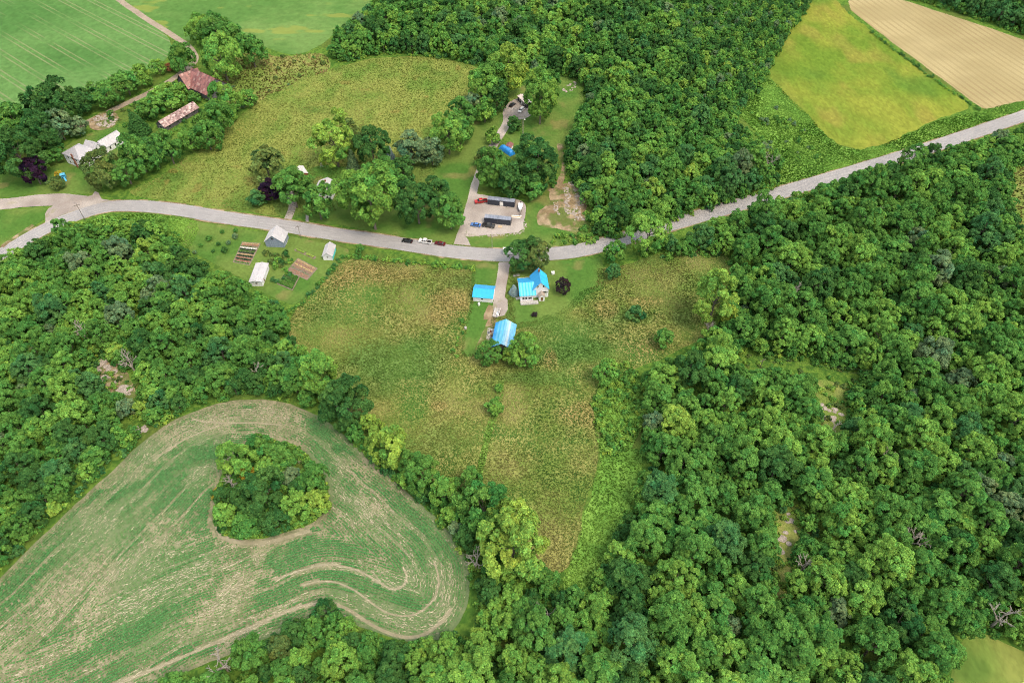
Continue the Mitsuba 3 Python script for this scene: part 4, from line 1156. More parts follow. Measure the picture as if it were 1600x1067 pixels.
def plot(label, corners, rows):
    """a vegetable plot: bare soil with one bed after another, from its first edge to its third"""
    a, b_, c, d = ats(corners)
    k = thing('vegetable_plot', label, 'vegetable plot')
    obj('soil', sheet(sg.Polygon([a, b_, c, d]).buffer(.3), .085), 'bed_soil', k)
    n = len(rows)
    for i, (rgb, ht, fill) in enumerate(rows):
        t0, t1 = (i + .12) / n, (i + .88) / n
        m = int(fill * 260)
        u = rb.uniform(.02, .98, m)[:, None]; t = rb.uniform(t0, t1, m)[:, None]
        P = (a * (1 - u) + b_ * u) * (1 - t) + (d * (1 - u) + c * u) * t
        V = leaf_tris(np.c_[P, rb.uniform(.10, .10 + ht, m)], unit(np.c_[rb.normal(0, .5, (m, 2)), np.ones(m)]), np.full(m, .20), rb)
        col = np.repeat(np.asarray(rgb) * rb.uniform(.7, 1.3, (m, 1)), 3, 0).astype(np.float32)
        obj('plant_row', (V.reshape(-1, 3), np.arange(3 * m).reshape(-1, 3)), 'grass_blades', k, color=col, kind='stuff')


procmat('bed_soil', lambda p, n, uv: mix((.15, .122, .10), (.25, .21, .175), fbm(p.x * 1.5, p.y * 1.5, 2.0)))
GR, DG, ST, WH, BR = (.06, .16, .03), (.02, .05, .025), (.42, .31, .16), (.62, .64, .60), (.30, .16, .10)
plot('brown vegetable plot of short mixed beds left of the blue-grey barn', [(379, 379), (406, 381), (389.5, 414), (365, 409.5)], [(ST, .05, 1.0), (BR, .05, .8), (GR, .3, .3), (WH, .25, 1.3), (DG, .4, 1), (GR, .3, .8), (DG, .3, .8), (ST, .1, .5), (DG, .4, 1.1), (BR, .08, .6), (DG, .3, 1), (BR, .1, .8), (GR, .2, .6)])
plot('larger vegetable plot, half straw-covered beds and half green rows, beside the meadow', [(465.5, 404.5), (495, 420), (480, 437), (449, 423.5)], [(ST, .05, 1.3), (BR, .05, .9), (ST, .05, 1.5), (BR, .06, .5), (GR, .2, .25), (BR, .05, .7), (BR, .05, .5)])
plot('block of dense green rows below the straw-covered vegetable plot', [(448, 424.5), (467, 433), (457, 453), (434, 443.5)], [(GR, .5, 1.8), (GR, .5, 1.9), ((.05, .13, .03), .4, 1.8), (GR, .5, 1.9), ((.09, .2, .04), .5, 1.8), (GR, .5, 1.9)])
plot('narrow strip of pale flowering plants on the garden lawn', [(461, 391), (463, 389.5), (493, 402), (491, 404.5)], [((.20, .32, .06), .6, 1.6), ((.26, .36, .08), .6, 1.6)])

# rocks and rubble
def rocks(name, label, g, n, lo, hi, mat, seed, cat='rock', z=.0, flat=.55):
    r = np.random.default_rng(seed)
    ico = trimesh.creation.icosphere(subdivisions=1)
    ms = []
    x0, y0, x1, y1 = g.bounds
    while len(ms) < n:
        x, y = r.uniform(x0, x1), r.uniform(y0, y1)
        if not shapely.contains_xy(g, x, y): continue
        s = r.uniform(lo, hi) if r.random() < .3 else r.uniform(lo, (lo + hi) / 2)
        v = ico.vertices * (1 + .35 * (meshkit.noise(ico.vertices * 1.7 + r.uniform(0, 99, 3), 2) - .5)[:, None] * 2) * [s * r.uniform(.7, 1.5), s, s * flat * r.uniform(.6, 1.2)]
        m = trimesh.Trimesh(v, ico.faces, process=False)
        ms.append(place(m, (x, y), r.uniform(0, 6.3), z + s * .12))
    obj(name, cat_meshes(ms), mat, label=label, cat=cat, kind='stuff')


procmat('pale_rock', lambda p, n, uv: mix((.22, .19, .165), (.44, .40, .37), fbm(p.x * 1.2, p.y * 1.2, p.z * 1.2)))
rocks('rubble', 'white and grey rubble and broken timber heaped on the bare ground right of the gravel yard', so.unary_union([line([(893, 285), (905, 298), (908, 318), (898, 332), (906, 345)], 4.0), line([(882, 290), (888, 305), (884, 322), (890, 335)], 2.6), line([(868, 315), (870, 335)], 2)]), 260, .2, .7, 'pale_rock', 4, 'rubble')
rocks('rubble', 'low edging of stones along the front of the gravel yard', line([(722, 366), (760, 369), (790, 367), (819, 364), (821, 345)], 1.6), 110, .2, .5, 'pale_rock', 5, 'stone')
rocks('rubble', 'rubble of a broken wall by the farm lane above the white farmhouse', zone([(138, 190), (160, 175), (183, 180), (183, 194), (160, 202)]), 60, .3, 1.1, 'pale_rock', 6, 'rubble')
rocks('rock_outcrop', 'pale rock slabs in the opening of the left-hand wood', zone([(142, 566), (165, 560), (195, 590), (216, 616), (190, 620), (152, 600)]), 22, .5, 2.0, 'pale_rock', 7, 'rock', flat=.3)
rocks('stone_pile', 'heap of pale field stones at the upper left edge of the crop field', zone([(204, 668), (228, 664), (232, 674), (208, 680)]), 46, .35, .9, 'pale_rock', 8, 'stone pile')
rocks('rock_outcrop', 'pale rock slabs in the upper opening of the right-hand wood', zone([(1274, 632), (1300, 624), (1316, 632), (1316, 652), (1290, 658), (1276, 648)]), 16, .4, 1.2, 'pale_rock', 9, 'rock', flat=.3)
rocks('rock_outcrop', 'pale rock slabs in the lower opening of the right-hand wood', zone([(1208, 805), (1236, 795), (1252, 830), (1226, 866), (1210, 880)]), 14, .4, 1.2, 'pale_rock', 10, 'rock', flat=.3)
rocks('stone_ring', 'ring of pale stones on the lawn behind the tall tree of the upper house', line([(880, 140), (890, 132), (896, 128), (900, 133), (893, 142), (884, 144), (880, 140)], 1.4), 30, .3, .8, 'pale_rock', 12, 'stones')
# power line over the right-hand wood
for j in range(2):
    a_, b_ = at(1185, 555 + 6 * j, 9.5), at(1360, 580 + 6 * j, 9.0)
    t = np.linspace(0, 1, 25)
    P = np.c_[a_[0] + (b_[0] - a_[0]) * t, a_[1] + (b_[1] - a_[1]) * t, 9.4 - 3.2 * t * (1 - t)]
    obj('power_line', cat_meshes([tube(P[i], P[i + 1], .035, n=5) for i in range(24)]), 'rubber', label=('upper' if j == 0 else 'lower') + ' dark cable of the power line crossing a gap in the right-hand wood', cat='cable')
for px, py in ((1182, 588), (1364, 612)):
    pole(px, py, 9.6, ('left' if px < 1200 else 'right') + ' pole of the power line in the right-hand wood', arm=True)

# ---------------------------------------------------------------- trees: crowns of separate leaf sprays on lobes, each on a forked trunk
TONES = {
    'mid': ('mid green', (.086, .222, .049)), 'bright': ('bright green', (.138, .298, .058)), 'yellow': ('yellow-green', (.190, .335, .062)), 'dark': ('dark green', (.050, .138, .038)),
    'grey': ('grey-green', (.125, .215, .105)), 'blue': ('bluish green', (.068, .185, .060)), 'olive': ('olive green', (.100, .160, .048)),
    'purple': ('dark purple', (.026, .014, .034)), 'black': ('blackish', (.034, .026, .030)), 'silver': ('silvery blue', (.25, .35, .37)), 'orange': ('yellowing', (.36, .29, .04)), 'red': ('reddish', (.30, .12, .06)),
}


def crown(seed, n, size, style='round'):
    """leaf triangles of a crown of radius 1 that stands from z = .35 to about 2"""
    r = np.random.default_rng(seed)
    if style == 'round':
        nm, zc, zr = 19, 1.08, .95
    elif style == 'tall':
        nm, zc, zr = 20, 1.65, 1.6
    elif style == 'oval':
        nm, zc, zr = 25, 1.52, 1.36
    elif style == 'bush':
        nm, zc, zr = 9, .45, .62
    elif style == 'wide':
        nm, zc, zr = 22, .95, .72
    else:
        nm, zc, zr = 19, 1.08, .95
    nm = int(nm * r.uniform(.8, 1.25))
    i = np.arange(nm) + .5
    ph = i * 2.39996 + r.uniform(-.5, .5, nm) + r.uniform(0, 6)
    cz = 1 - 1.72 * i / nm + r.uniform(-.12, .12, nm)
    cz = np.clip(cz, -.85, 1)
    sr = np.sqrt(1 - cz ** 2)
    k = r.uniform(.55, .84, nm)
    C = np.c_[k * sr * np.cos(ph), k * sr * np.sin(ph), zc + zr * cz * r.uniform(.6, .92, nm)]
    Rm = r.uniform(.19, .46, nm)
    C[:, :2] *= [r.uniform(.84, 1.12), r.uniform(.84, 1.12)]
    C[:, 2] += .12 * np.sin(ph + seed) * zr
    C = np.vstack([C, [[0, 0, zc], [0, 0, zc + .45 * zr]]]); Rm = np.r_[Rm, .5, .42]
    axis = np.array([0, 0, zc - .25 * zr])
    # small lobes on the large ones
    S, SR, M = [], [], []
    for c, R, m in zip(C, Rm, range(len(C))):
        q = unit(r.normal(size=(13, 3)) + 1.0 * unit(c - axis) + [0, 0, .45])
        S.append(c + q * (R * r.uniform(.62, 1.05, (13, 1)))); SR.append(R * r.uniform(.24, .46, 13)); M += [m] * 13
    S, SR, M = np.vstack(S), np.concatenate(SR), np.array(M)
    w = SR ** 1.7
    P, Nn, L = [], [], []
    need = n
    while need > 0:
        m = r.choice(len(S), size=2 * need + 200, p=w / w.sum())
        out = unit(S[m] - axis)
        q = unit(r.normal(size=(len(m), 3)) + .75 * out + [0, 0, .3])
        p = S[m] + q * (SR[m] * r.uniform(.72, 1.06, len(m)))[:, None]
        d = np.linalg.norm(p[:, None] - C[None], axis=2) / Rm
        ok = (d > .72).all(1) & (p[:, 2] > .12)
        p, q, m, out = p[ok], q[ok], m[ok], out[ok]
        P.append(p); Nn.append(unit(.75 * q + .25 * out + .25 * np.array([0, 0, 1]) + .42 * r.normal(size=p.shape))); L.append(m)
        need -= len(p)
    P, Nn, L = np.vstack(P)[:n], np.vstack(Nn)[:n], np.concatenate(L)[:n]
    V = leaf_tris(P, Nn, np.full(n, size), r)
    shade = r.uniform(.60, 1.45, n) * r.uniform(.84, 1.18, len(C))[M[L]] * r.uniform(.78, 1.25, len(S))[L]
    warm = r.normal(0, .10, n) + r.normal(0, .10, len(C))[M[L]]
    return V, shade, warm


def conifer(seed, n, size):
    r = np.random.default_rng(seed)
    tiers = 13
    t = np.clip(r.beta(1.0, 1.5, n), 0, 1)
    z = .25 + t * 2.9
    z = .25 + (np.floor(t * tiers) + r.uniform(0, .75, n) ** 1.5) / tiers * 2.9
    rad = 1.0 * (1 - (z - .25) / 3.15) ** .85
    spokes = r.integers(0, 11, n)
    ph = spokes * 2 * math.pi / 11 + np.floor(t * tiers) * 1.9 + r.normal(0, .17, n)
    k = np.sqrt(r.uniform(.15, 1, n))
    k *= 1 + .12 * np.sin(spokes * 7.1 + np.floor(t * tiers) * 3)
    P = np.c_[rad * k * np.cos(ph), rad * k * np.sin(ph), z - .28 * k * rad]
    out = np.c_[np.cos(ph), np.sin(ph), np.full(n, .9)]
    V = leaf_tris(P, unit(out + .5 * r.normal(size=P.shape)), np.full(n, size), r)
    return V, r.uniform(.7, 1.3, n), r.normal(0, .08, n)


def limbs(seed, h=1.15, r0=.055, n=6, spread=.5):
    r = np.random.default_rng(seed)
    ms = [tube([0, 0, 0], [.02, .01, h * .45], r0, r0 * .75), tube([.02, .01, h * .45], [.0, .03, h], r0 * .75, r0 * .3)]
    for i in range(n):
        a = i * 2.4 + r.uniform(-.4, .4); z = h * r.uniform(.40, .75)
        q = np.array([math.cos(a) * spread, math.sin(a) * spread, z + r.uniform(.25, .5)])
        ms.append(tube([0, 0, z - .05], q, r0 * .45, r0 * .15, 5))
    return cat_meshes(ms)


def bare(seed):
    """a dead tree: forked bare limbs, thinning to twigs"""
    r = np.random.default_rng(seed)
    ms = []
    def grow(p, d, l, rad, k):
        q = p + d * l
        ms.append(tube(p, q, rad, rad * .62, 5 if k < 2 else 4))
        if k == 4: return
        for _ in range(3 if k < 3 else 2):
            grow(q, unit(d + r.normal(0, .55, 3) + [0, 0, .12]), l * r.uniform(.55, .82), rad * .64, k + 1)
    grow(np.zeros(3), np.array([.05, 0, 1.0]), .62, .085, 0)
    return cat_meshes(ms)


SHAPES = {}          # (style, variant) -> leaf arrays
TRUNK = [limbs(s) for s in (1, 2, 3)]
_ply_trunk = [mikit.ply(t, 'bark') for t in TRUNK]
_ply_tall = [mikit.ply(limbs(s, 2.2, .06, 8, .45), 'bark') for s in (4, 5)]
_ply_con = mikit.ply(tube([0, 0, 0], [0, 0, 3.0], .06, .01), 'bark')
SPEC = {'round': (6, 4200, .088), 'small': (5, 1700, .140), 'fine': (9, 13000, .051), 'tall': (3, 5200, .10), 'bush': (4, 1000, .155), 'oval': (7, 14500, .054), 'ovalsmall': (4, 2600, .125), 'wide': (2, 9000, .058), 'conifer': (2, 2600, .11)}
for st, (nv, n, size) in SPEC.items():
    for v in range(nv):
        if st == 'conifer':
            SHAPES[st, v] = conifer(900 + v, n, size)
        else:
            SHAPES[st, v] = crown(100 * list(SPEC).index(st) + v, n, size, {'small': 'round', 'fine': 'round', 'ovalsmall': 'oval'}.get(st, st))


def species(style, v, tone):
    """the shapegroup of this crown in this leaf colour, made when first asked for"""
    k = f'kind_{style}_{v}_{tone}'
    if k not in scene:
        V, shade, warm = SHAPES[style, v]
        c = np.array(TONES[tone][1]) * shade[:, None]
        c[:, 0] *= 1 + 1.6 * np.clip(warm, -.3, .5); c[:, 1] *= 1 + .5 * np.clip(warm, -.3, .5)
        c = np.repeat(np.clip(c, .003, .9), 3, 0).astype(np.float32)
        g = {'type': 'shapegroup', 'crown': mikit.ply((V.reshape(-1, 3), np.arange(3 * len(V)).reshape(-1, 3)), 'foliage', color=c)}
        if style == 'conifer': g['trunk'] = _ply_con
        elif style in ('tall', 'oval', 'ovalsmall'): g['trunk'] = _ply_tall[v % 2]
        elif style != 'bush': g['trunk'] = _ply_trunk[v % 3]
        scene[k] = g
    return k


HEIGHT = {'round': 2.0, 'small': 2.0, 'fine': 2.0, 'tall': 3.2, 'oval': 2.85, 'ovalsmall': 2.85, 'bush': 1.05, 'wide': 1.62, 'conifer': 3.15}
MIDZ = {'round': 1.1, 'small': 1.1, 'fine': 1.1, 'tall': 1.7, 'oval': 1.52, 'ovalsmall': 1.52, 'bush': .5, 'wide': .95, 'conifer': 1.3}
rt = np.random.default_rng(77)


def plant(key, xy, R, style, tone, asp=1.0, v=None, yaw=None, z=0.0):
    if style in ('fine', 'round', 'small') and asp > 1.2:
        style, asp = ('oval' if style == 'fine' else 'ovalsmall'), asp / 1.42
    v = int(rt.integers(SPEC[style][0])) if v is None else v % SPEC[style][0]
    yaw = float(rt.uniform(0, 360)) if yaw is None else yaw
    tilt = T().rotate([1, 0, 0], float(rt.uniform(-4, 4)))
    scene[key] = {'type': 'instance', 'shapegroup': {'type': 'ref', 'id': species(style, v, tone)},
                  'to_world': T().translate([float(xy[0]), float(xy[1]), z - .05]) @ tilt @ T().rotate([0, 0, 1], yaw) @ T().scale([R, R, R * asp])}


TREES_XY = []


def tree(name, cx, cy, w, style, tone, label, cat='tree', asp=1.0, group=None, v=None):
    """A tree whose crown is seen centred at a pixel of the photograph, w pixels wide: stand it on the ground there."""
    w = w * 1.06
    if cy < 560 and asp >= .9 and style in ('fine', 'round'): asp *= 1.22
    R = w / 2 / scale_at(cy + 12)
    for _ in range(3):
        zc = MIDZ[style] * R * asp
        p = at(cx, cy, zc)
        dist = math.hypot(p[0], p[1], CAM_H - zc)
        depth = p[1] * math.cos(PITCH) + (CAM_H - zc) * math.sin(PITCH)
        R = w / 2 * depth / FOCAL
    k = key_for(name)
    labels[k] = {'label': label, 'category': cat}
    if group: labels[k]['group'] = group
    plant(k, p, R, style, tone, asp, v)
    if R > 1.2: TREES_XY.append((p[0], p[1], R))
    return k


BT = 'broadleaf_tree'
# by the hidden white house and the shade trees along the road
tree(BT, 521, 222, 56, 'fine', 'yellow', 'bright yellow-green round tree behind the hidden white house, at the pasture edge', asp=1.15)
tree(BT, 547, 210, 34, 'tall', 'olive', 'slim olive tree squeezed between the bright yellow-green tree and the darkest tree', asp=.8)
tree('pine_tree', 550, 252, 22, 'conifer', 'grey', 'thin grey-green pine standing before the darkest round tree', asp=1.0)
tree(BT, 581, 228, 47, 'fine', 'dark', 'very dark round tree behind the hidden white house', asp=1.15)
tree('spruce_tree', 609, 240, 15, 'conifer', 'silver', 'small silvery blue spruce between the very dark tree and the willow', asp=.9)
tree('willow_tree', 643, 232, 46, 'tall', 'grey', 'tall drooping grey-green willow at the edge of the pasture', asp=.72)
tree(BT, 674, 236, 36, 'round', 'grey', 'grey-green tree right of the drooping willow, by the sloping lawn')
tree(BT, 606, 278, 48, 'fine', 'mid', 'dense green tree behind the biggest light green tree by the road', asp=1.0)
tree(BT, 552, 303, 56, 'fine', 'bright', 'light green left half of the big pair of trees by the road', asp=1.1, v=2)
tree(BT, 578, 310, 72, 'fine', 'bright', 'biggest light green tree on the roadside lawn, right half of the pair', asp=1.2, v=1)
tree(BT, 456, 294, 50, 'fine', 'mid', 'mid green tree left of the hidden white house', asp=1.05)
tree(BT, 496, 318, 40, 'round', 'mid', 'small tree in front of the hidden white house, beside its front walk', asp=1.1)
tree(BT, 507, 296, 19, 'small', 'mid', 'leafy crown hanging over the white roof of the hidden house', asp=1.2)
tree('purple_leaf_tree', 425, 297, 34, 'tall', 'purple', 'dark purple columnar tree beside the road', asp=.62)
tree(BT, 416, 258, 48, 'round', 'olive', 'dull olive tree at the pasture edge behind the purple columnar tree', asp=1.0)
tree(BT, 401, 310, 26, 'tall', 'blue', 'slender bluish green tree left of the purple columnar tree', asp=.62)
tree(BT, 651, 316, 62, 'fine', 'dark', 'broad dark tree above the three cars parked on the road', asp=.95)
tree(BT, 682, 300, 42, 'fine', 'dark', 'dark tree behind the roadside trees, by the sloping lawn', asp=1.0)
tree(BT, 703, 332, 42, 'fine', 'mid', 'tree at the foot of the gravel drive, right of the three parked cars', asp=1.1)
tree(BT, 630, 268, 34, 'round', 'dark', 'dark tree filling the gap below the drooping willow')
# hedge of trees between pasture and upper lawn
for cx, cy, w, tn, lab in ((794, 106, 52, 'yellow', 'tallest yellow-green tree at the upper end of the tree line beside the pasture'), (770, 122, 44, 'mid', 'green tree second from the upper end of the tree line beside the pasture'),
                           (752, 136, 46, 'bright', 'bright tree halfway along the tree line beside the pasture'), (776, 150, 34, 'dark', 'dark tree on the inner side of the tree line, above the parking loop'),
                           (735, 165, 30, 'grey', 'grey-green gap tree halfway down the tree line beside the pasture'), (757, 172, 28, 'bright', 'low bright tree at the inner foot of the tree line'),
                           (721, 180, 42, 'mid', 'rounded green tree in the lower tree line beside the pasture'), (700, 210, 46, 'bright', 'lowest bright tree of the tree line beside the pasture'), (718, 200, 36, 'mid', 'tree just above the lowest bright tree of the tree line')):
    tree(BT, cx, cy, w, 'fine' if w > 40 else 'round', tn, lab, asp=1.1)
# around the upper house
tree(BT, 845, 148, 50, 'fine', 'bright', 'tall broad tree shading the small house by the parking loop', asp=1.45)
tree(BT, 855, 135, 36, 'round', 'mid', 'rear half of the trees shading the small house by the parking loop', asp=1.3)
tree(BT, 803, 194, 22, 'tall', 'dark', 'neat dark egg-shaped tree inside the bend of the parking loop', asp=.62)
tree(BT, 771, 212, 22, 'small', 'bright', 'small pale tree on the left of the narrow upper drive')
tree(BT, 768, 262, 44, 'fine', 'mid', 'green tree on the left of the thicket above the containers', asp=1.2)
tree(BT, 757, 245, 26, 'round', 'olive', 'olive tree beside the blue tarpaulin, left of the thicket')
tree(BT, 797, 280, 40, 'round', 'dark', 'dark tree in the middle of the thicket above the containers', asp=1.1)
tree(BT, 840, 258, 64, 'fine', 'dark', 'broad dark tree on the right of the thicket above the containers', asp=1.0)
tree(BT, 824, 240, 30, 'round', 'bright', 'lighter tree at the top of the thicket, near the blue tarpaulin')
tree(BT, 830, 290, 40, 'small', 'mid', 'low tree at the lower right edge of the thicket above the containers', asp=.8)
# by the blue-roofed farm
tree(BT, 818, 400, 44, 'fine', 'dark', 'left dark half of the big roadside tree behind the blue-roofed house', asp=1.0)
tree(BT, 838, 397, 42, 'fine', 'olive', 'right olive half of the big roadside tree behind the blue-roofed house', asp=1.1)
tree('spruce_tree', 803, 453, 17, 'conifer', 'silver', 'small silvery blue spruce beside the drive, left of the blue-roofed house', asp=.75)
tree('purple_leaf_bush', 880, 448, 22, 'round', 'black', 'round blackish purple bush on the lawn right of the blue-roofed house', cat='bush', asp=.9)
tree('dark_shrub', 835, 491, 9, 'small', 'black', 'tiny dark shrub alone on the grass below the blue-roofed house', cat='shrub', asp=.7)
tree(BT, 765, 552, 34, 'fine', 'mid', 'dark green tree at the left front corner of the blue-roofed barn', asp=.9)
tree(BT, 821, 547, 46, 'fine', 'bright', 'rounded bright tree at the right front corner of the blue-roofed barn', asp=.9)
tree(BT, 795, 556, 24, 'small', 'yellow', 'small yellow-green tree before the gable of the blue-roofed barn', asp=.9)
tree(BT, 774, 636, 26, 'round', 'bright', 'lone small bright tree in the middle of the lower meadow', asp=.95)
tree(BT, 779, 606, 11, 'small', 'bright', 'tiny sapling above the lone bright tree in the meadow', asp=1.4)
tree(BT, 946, 582, 36, 'round', 'bright', 'free-standing green tree at the right edge of the meadow', asp=1.2)
tree('dark_shrub', 994, 490, 28, 'bush', 'blue', 'low dark bluish shrub in the right-hand meadow', cat='shrub')
tree(BT, 960, 392, 30, 'round', 'mid', 'small roadside tree at the corner of the lawn, left of the tall roadside tree', asp=1.1)
tree(BT, 958, 424, 20, 'small', 'blue', 'small tree on the lawn corner below the roadside pair', asp=1.2)
tree(BT, 1016, 362, 54, 'fine', 'bright', 'tall tree overhanging the road where it climbs to the right', asp=1.15)
tree(BT, 1118, 468, 66, 'fine', 'yellow', 'tall pale tree with bare forked trunk at the right end of the meadow', asp=1.3, v=4)
tree(BT, 1037, 528, 26, 'round', 'mid', 'round tree standing out into the meadow from the right-hand wood')
# trees along the hedge above the crop field
for cx, cy, w, tn, lab in ((497, 583, 58, 'bright', 'full bright green tree at the top of the hedge line above the crop field'), (541, 632, 62, 'dark', 'very dark green tree in the hedge line above the crop field'),
                           (528, 612, 34, 'mid', 'green tree behind the very dark tree of the hedge line'), (579, 662, 30, 'yellow', 'small yellow-green tree just below the very dark tree of the hedge line'),
                           (608, 698, 56, 'yellow', 'brightest yellow-green tree of the hedge line, beside the meadow'), (640, 722, 36, 'mid', 'green tree just below the brightest yellow-green tree of the hedge line'),
                           (660, 740, 48, 'mid', 'middle green tree of the hedge line between meadow and crop field'), (694, 768, 40, 'bright', 'bright tree in the lower hedge line beside a grey dead trunk'),
                           (732, 752, 40, 'mid', 'green tree in the lower hedge line nearest the meadow'), (757, 790, 74, 'mid', 'broad green tree in the lower hedge line, above the huge bright one'),
                           (802, 842, 92, 'yellow', 'huge bright yellow-green tree at the lower end of the hedge line')):
    tree(BT, cx, cy, w * 1.1, 'fine', tn, lab, asp=1.18)
# the copse inside the crop field
for cx, cy, w, st, tn, asp, lab in ((366, 716, 56, 'fine', 'bright', 1.05, 'bright rounded tree at the upper left of the copse in the field'), (408, 700, 44, 'fine', 'mid', .9, 'green tree at the top of the copse in the field'),
                                    (408, 768, 68, 'fine', 'dark', .95, 'largest dark green tree in the middle of the copse'), (440, 712, 48, 'round', 'mid', .7, 'low leafy tree at the upper right of the copse'),
                                    (420, 735, 46, 'round', 'bright', .6, 'low bright growth in the heart of the copse'), (489, 745, 44, 'fine', 'mid', 1.1, 'upright tree on the right side of the copse'),
                                    (460, 790, 44, 'fine', 'bright', .9, 'bright tree near the lower right edge of the copse'), (497, 785, 40, 'round', 'yellow', .8, 'yellow-green tree at the right tip of the copse'),
                                    (352, 805, 34, 'round', 'bright', .8, 'bright low tree at the lower left of the copse'), (372, 780, 34, 'round', 'dark', .9, 'dark tree on the left side of the copse'),
                                    (346, 772, 26, 'round', 'dark', .9, 'deep green tree at the left edge of the copse'), (385, 818, 44, 'round', 'mid', .6, 'low green tree along the bottom edge of the copse'),
                                    (430, 815, 44, 'round', 'dark', .7, 'dark low tree at the bottom of the copse'), (470, 762, 36, 'round', 'dark', .9, 'dark tree between the largest tree and the right side of the copse'),
                                    (455, 745, 34, 'round', 'grey', .7, 'greyish tree behind the dark tree on the right of the copse'), (378, 738, 22, 'small', 'orange', .8, 'small yellowing crown on the upper left of the copse'),
                                    (398, 736, 14, 'small', 'orange', .8, 'smallest yellowing crown beside the bare limbs of the copse'), (338, 772, 18, 'small', 'orange', .8, 'yellowing crown at the far left edge of the copse')):
    tree(BT, cx, cy, w, st, tn, lab, asp=asp)
# around the old farmstead in the far left
for cx, cy, w, st, tn, asp, lab in ((312, 42, 36, 'fine', 'bright', 1.0, 'left bright tree of the clump above the rusty barn'), (336, 46, 44, 'fine', 'mid', 1.0, 'middle tree of the clump above the rusty barn'), (360, 58, 34, 'round', 'mid', .9, 'right tree of the clump above the rusty barn'),
                                    (344, 88, 60, 'fine', 'bright', .95, 'broad bright tree close behind the rusty barn'), (392, 80, 42, 'round', 'mid', .9, 'rounded tree at the right end of the trees behind the rusty barn'),
                                    (284, 90, 36, 'fine', 'mid', .95, 'round tree inside the bend of the farm lane'), (246, 106, 24, 'round', 'bright', .8, 'small bright tree beside the reddish bush on the lane'),
                                    (222, 118, 34, 'round', 'bright', .8, 'third tree of the row along the farm lane'), (196, 131, 40, 'round', 'mid', .8, 'second tree of the row along the farm lane'), (166, 146, 42, 'round', 'mid', .8, 'lowest tree of the row along the farm lane'),
                                    (92, 160, 56, 'fine', 'dark', .9, 'dark tree where the field meets the farm lane'), (60, 168, 46, 'round', 'dark', 1.0, 'dark tree left of the lane, behind the white farmhouse'), (125, 158, 40, 'round', 'dark', .8, 'second dark tree where the field meets the lane'),
                                    (262, 154, 44, 'round', 'bright', .75, 'bright low tree between the lane and the rusty barn'), (234, 168, 40, 'round', 'mid', .75, 'low tree beside the lane, left of the long shed'), (280, 142, 24, 'small', 'bright', .8, 'small tree at the left wall of the rusty barn'),
                                    (302, 152, 20, 'small', 'mid', .7, 'low tree between the rusty barn and the long shed'), (352, 156, 46, 'fine', 'bright', .9, 'bright tree right of the rusty barn, nearest the pasture'), (340, 186, 46, 'fine', 'mid', .95, 'big tree at the right end of the long shed'),
                                    (386, 154, 28, 'round', 'bright', .8, 'last small tree beside the pasture, right of the rusty barn'), (296, 217, 40, 'fine', 'bright', .85, 'bright tree in front of the long shed'), (322, 212, 38, 'round', 'mid', .95, 'tree between the long shed and the pasture'),
                                    (262, 232, 42, 'fine', 'mid', .95, 'tree on the pasture edge below the long shed'), (240, 240, 40, 'round', 'dark', .9, 'dark tree in the row down to the white farmhouse'),
                                    (216, 240, 50, 'fine', 'mid', .95, 'tree just right of the white farmhouse'), (160, 266, 52, 'fine', 'olive', .9, 'round tree in front of the white farmhouse, by its drive'), (196, 268, 50, 'fine', 'mid', .8, 'tree beside the farmhouse drive, next to the pasture'),
                                    (26, 238, 66, 'fine', 'dark', 1.0, 'large dark tree left of the white farmhouse'), (-8, 222, 60, 'fine', 'mid', 1.0, 'tree cut by the left edge, behind the large dark tree'), (60, 215, 56, 'fine', 'dark', .95, 'dark tree behind the white farmhouse'),
                                    (85, 240, 30, 'round', 'mid', .8, 'small tree against the back of the white farmhouse'), (20, 190, 50, 'round', 'mid', 1.0, 'tree behind the dark trees at the left edge'), (66, 258, 16, 'small', 'yellow', .8, 'small light green bush beside the purple tree of the farmhouse'),
                                    (120, 200, 30, 'round', 'grey', .8, 'grey-green tree behind the farmhouse, by the lane'), (90, 196, 40, 'round', 'grey', .9, 'grey-green tree behind the farmhouse, left of the lane end')):
    tree(BT, cx, cy, w, st, tn, lab, asp=asp)
tree('spruce_tree', 214, 194, 36, 'conifer', 'dark', 'broad dark spruce between the white farmhouse and the long shed', asp=.65)
tree('purple_leaf_tree', 52, 268, 34, 'round', 'purple', 'round dark purple tree on the farmhouse lawn', asp=1.0)
tree('purple_leaf_bush', 89, 286, 22, 'round', 'olive', 'rounded dull bush in front of the farmhouse play frame', cat='bush', asp=.75)
tree('red_bush', 264, 106, 14, 'small', 'red', 'reddish brown bush beside the bend of the farm lane', cat='bush', asp=.8)
tree('golden_bush', 91, 272, 11, 'small', 'orange', 'small golden bush behind the rounded dull bush', cat='bush', asp=.8)
# the seedling orchard of the garden
for i, (cx, cy, w) in enumerate(((326, 372, 9), (350, 390, 10), (367, 369, 9), (313, 383, 6), (341, 381, 6), (357, 379, 7), (347, 362, 6), (333, 392, 5), (304, 394, 6), (368, 360, 7))):
    tree('fruit_sapling', cx, cy, w, 'small', ('mid', 'dark', 'grey')[i % 3], f'small fruit sapling on the garden lawn, {words(cx / 16)} percent across, {words(cy / 10.67)} percent down the photo', cat='sapling', asp=.8, group='saplings of the garden orchard')

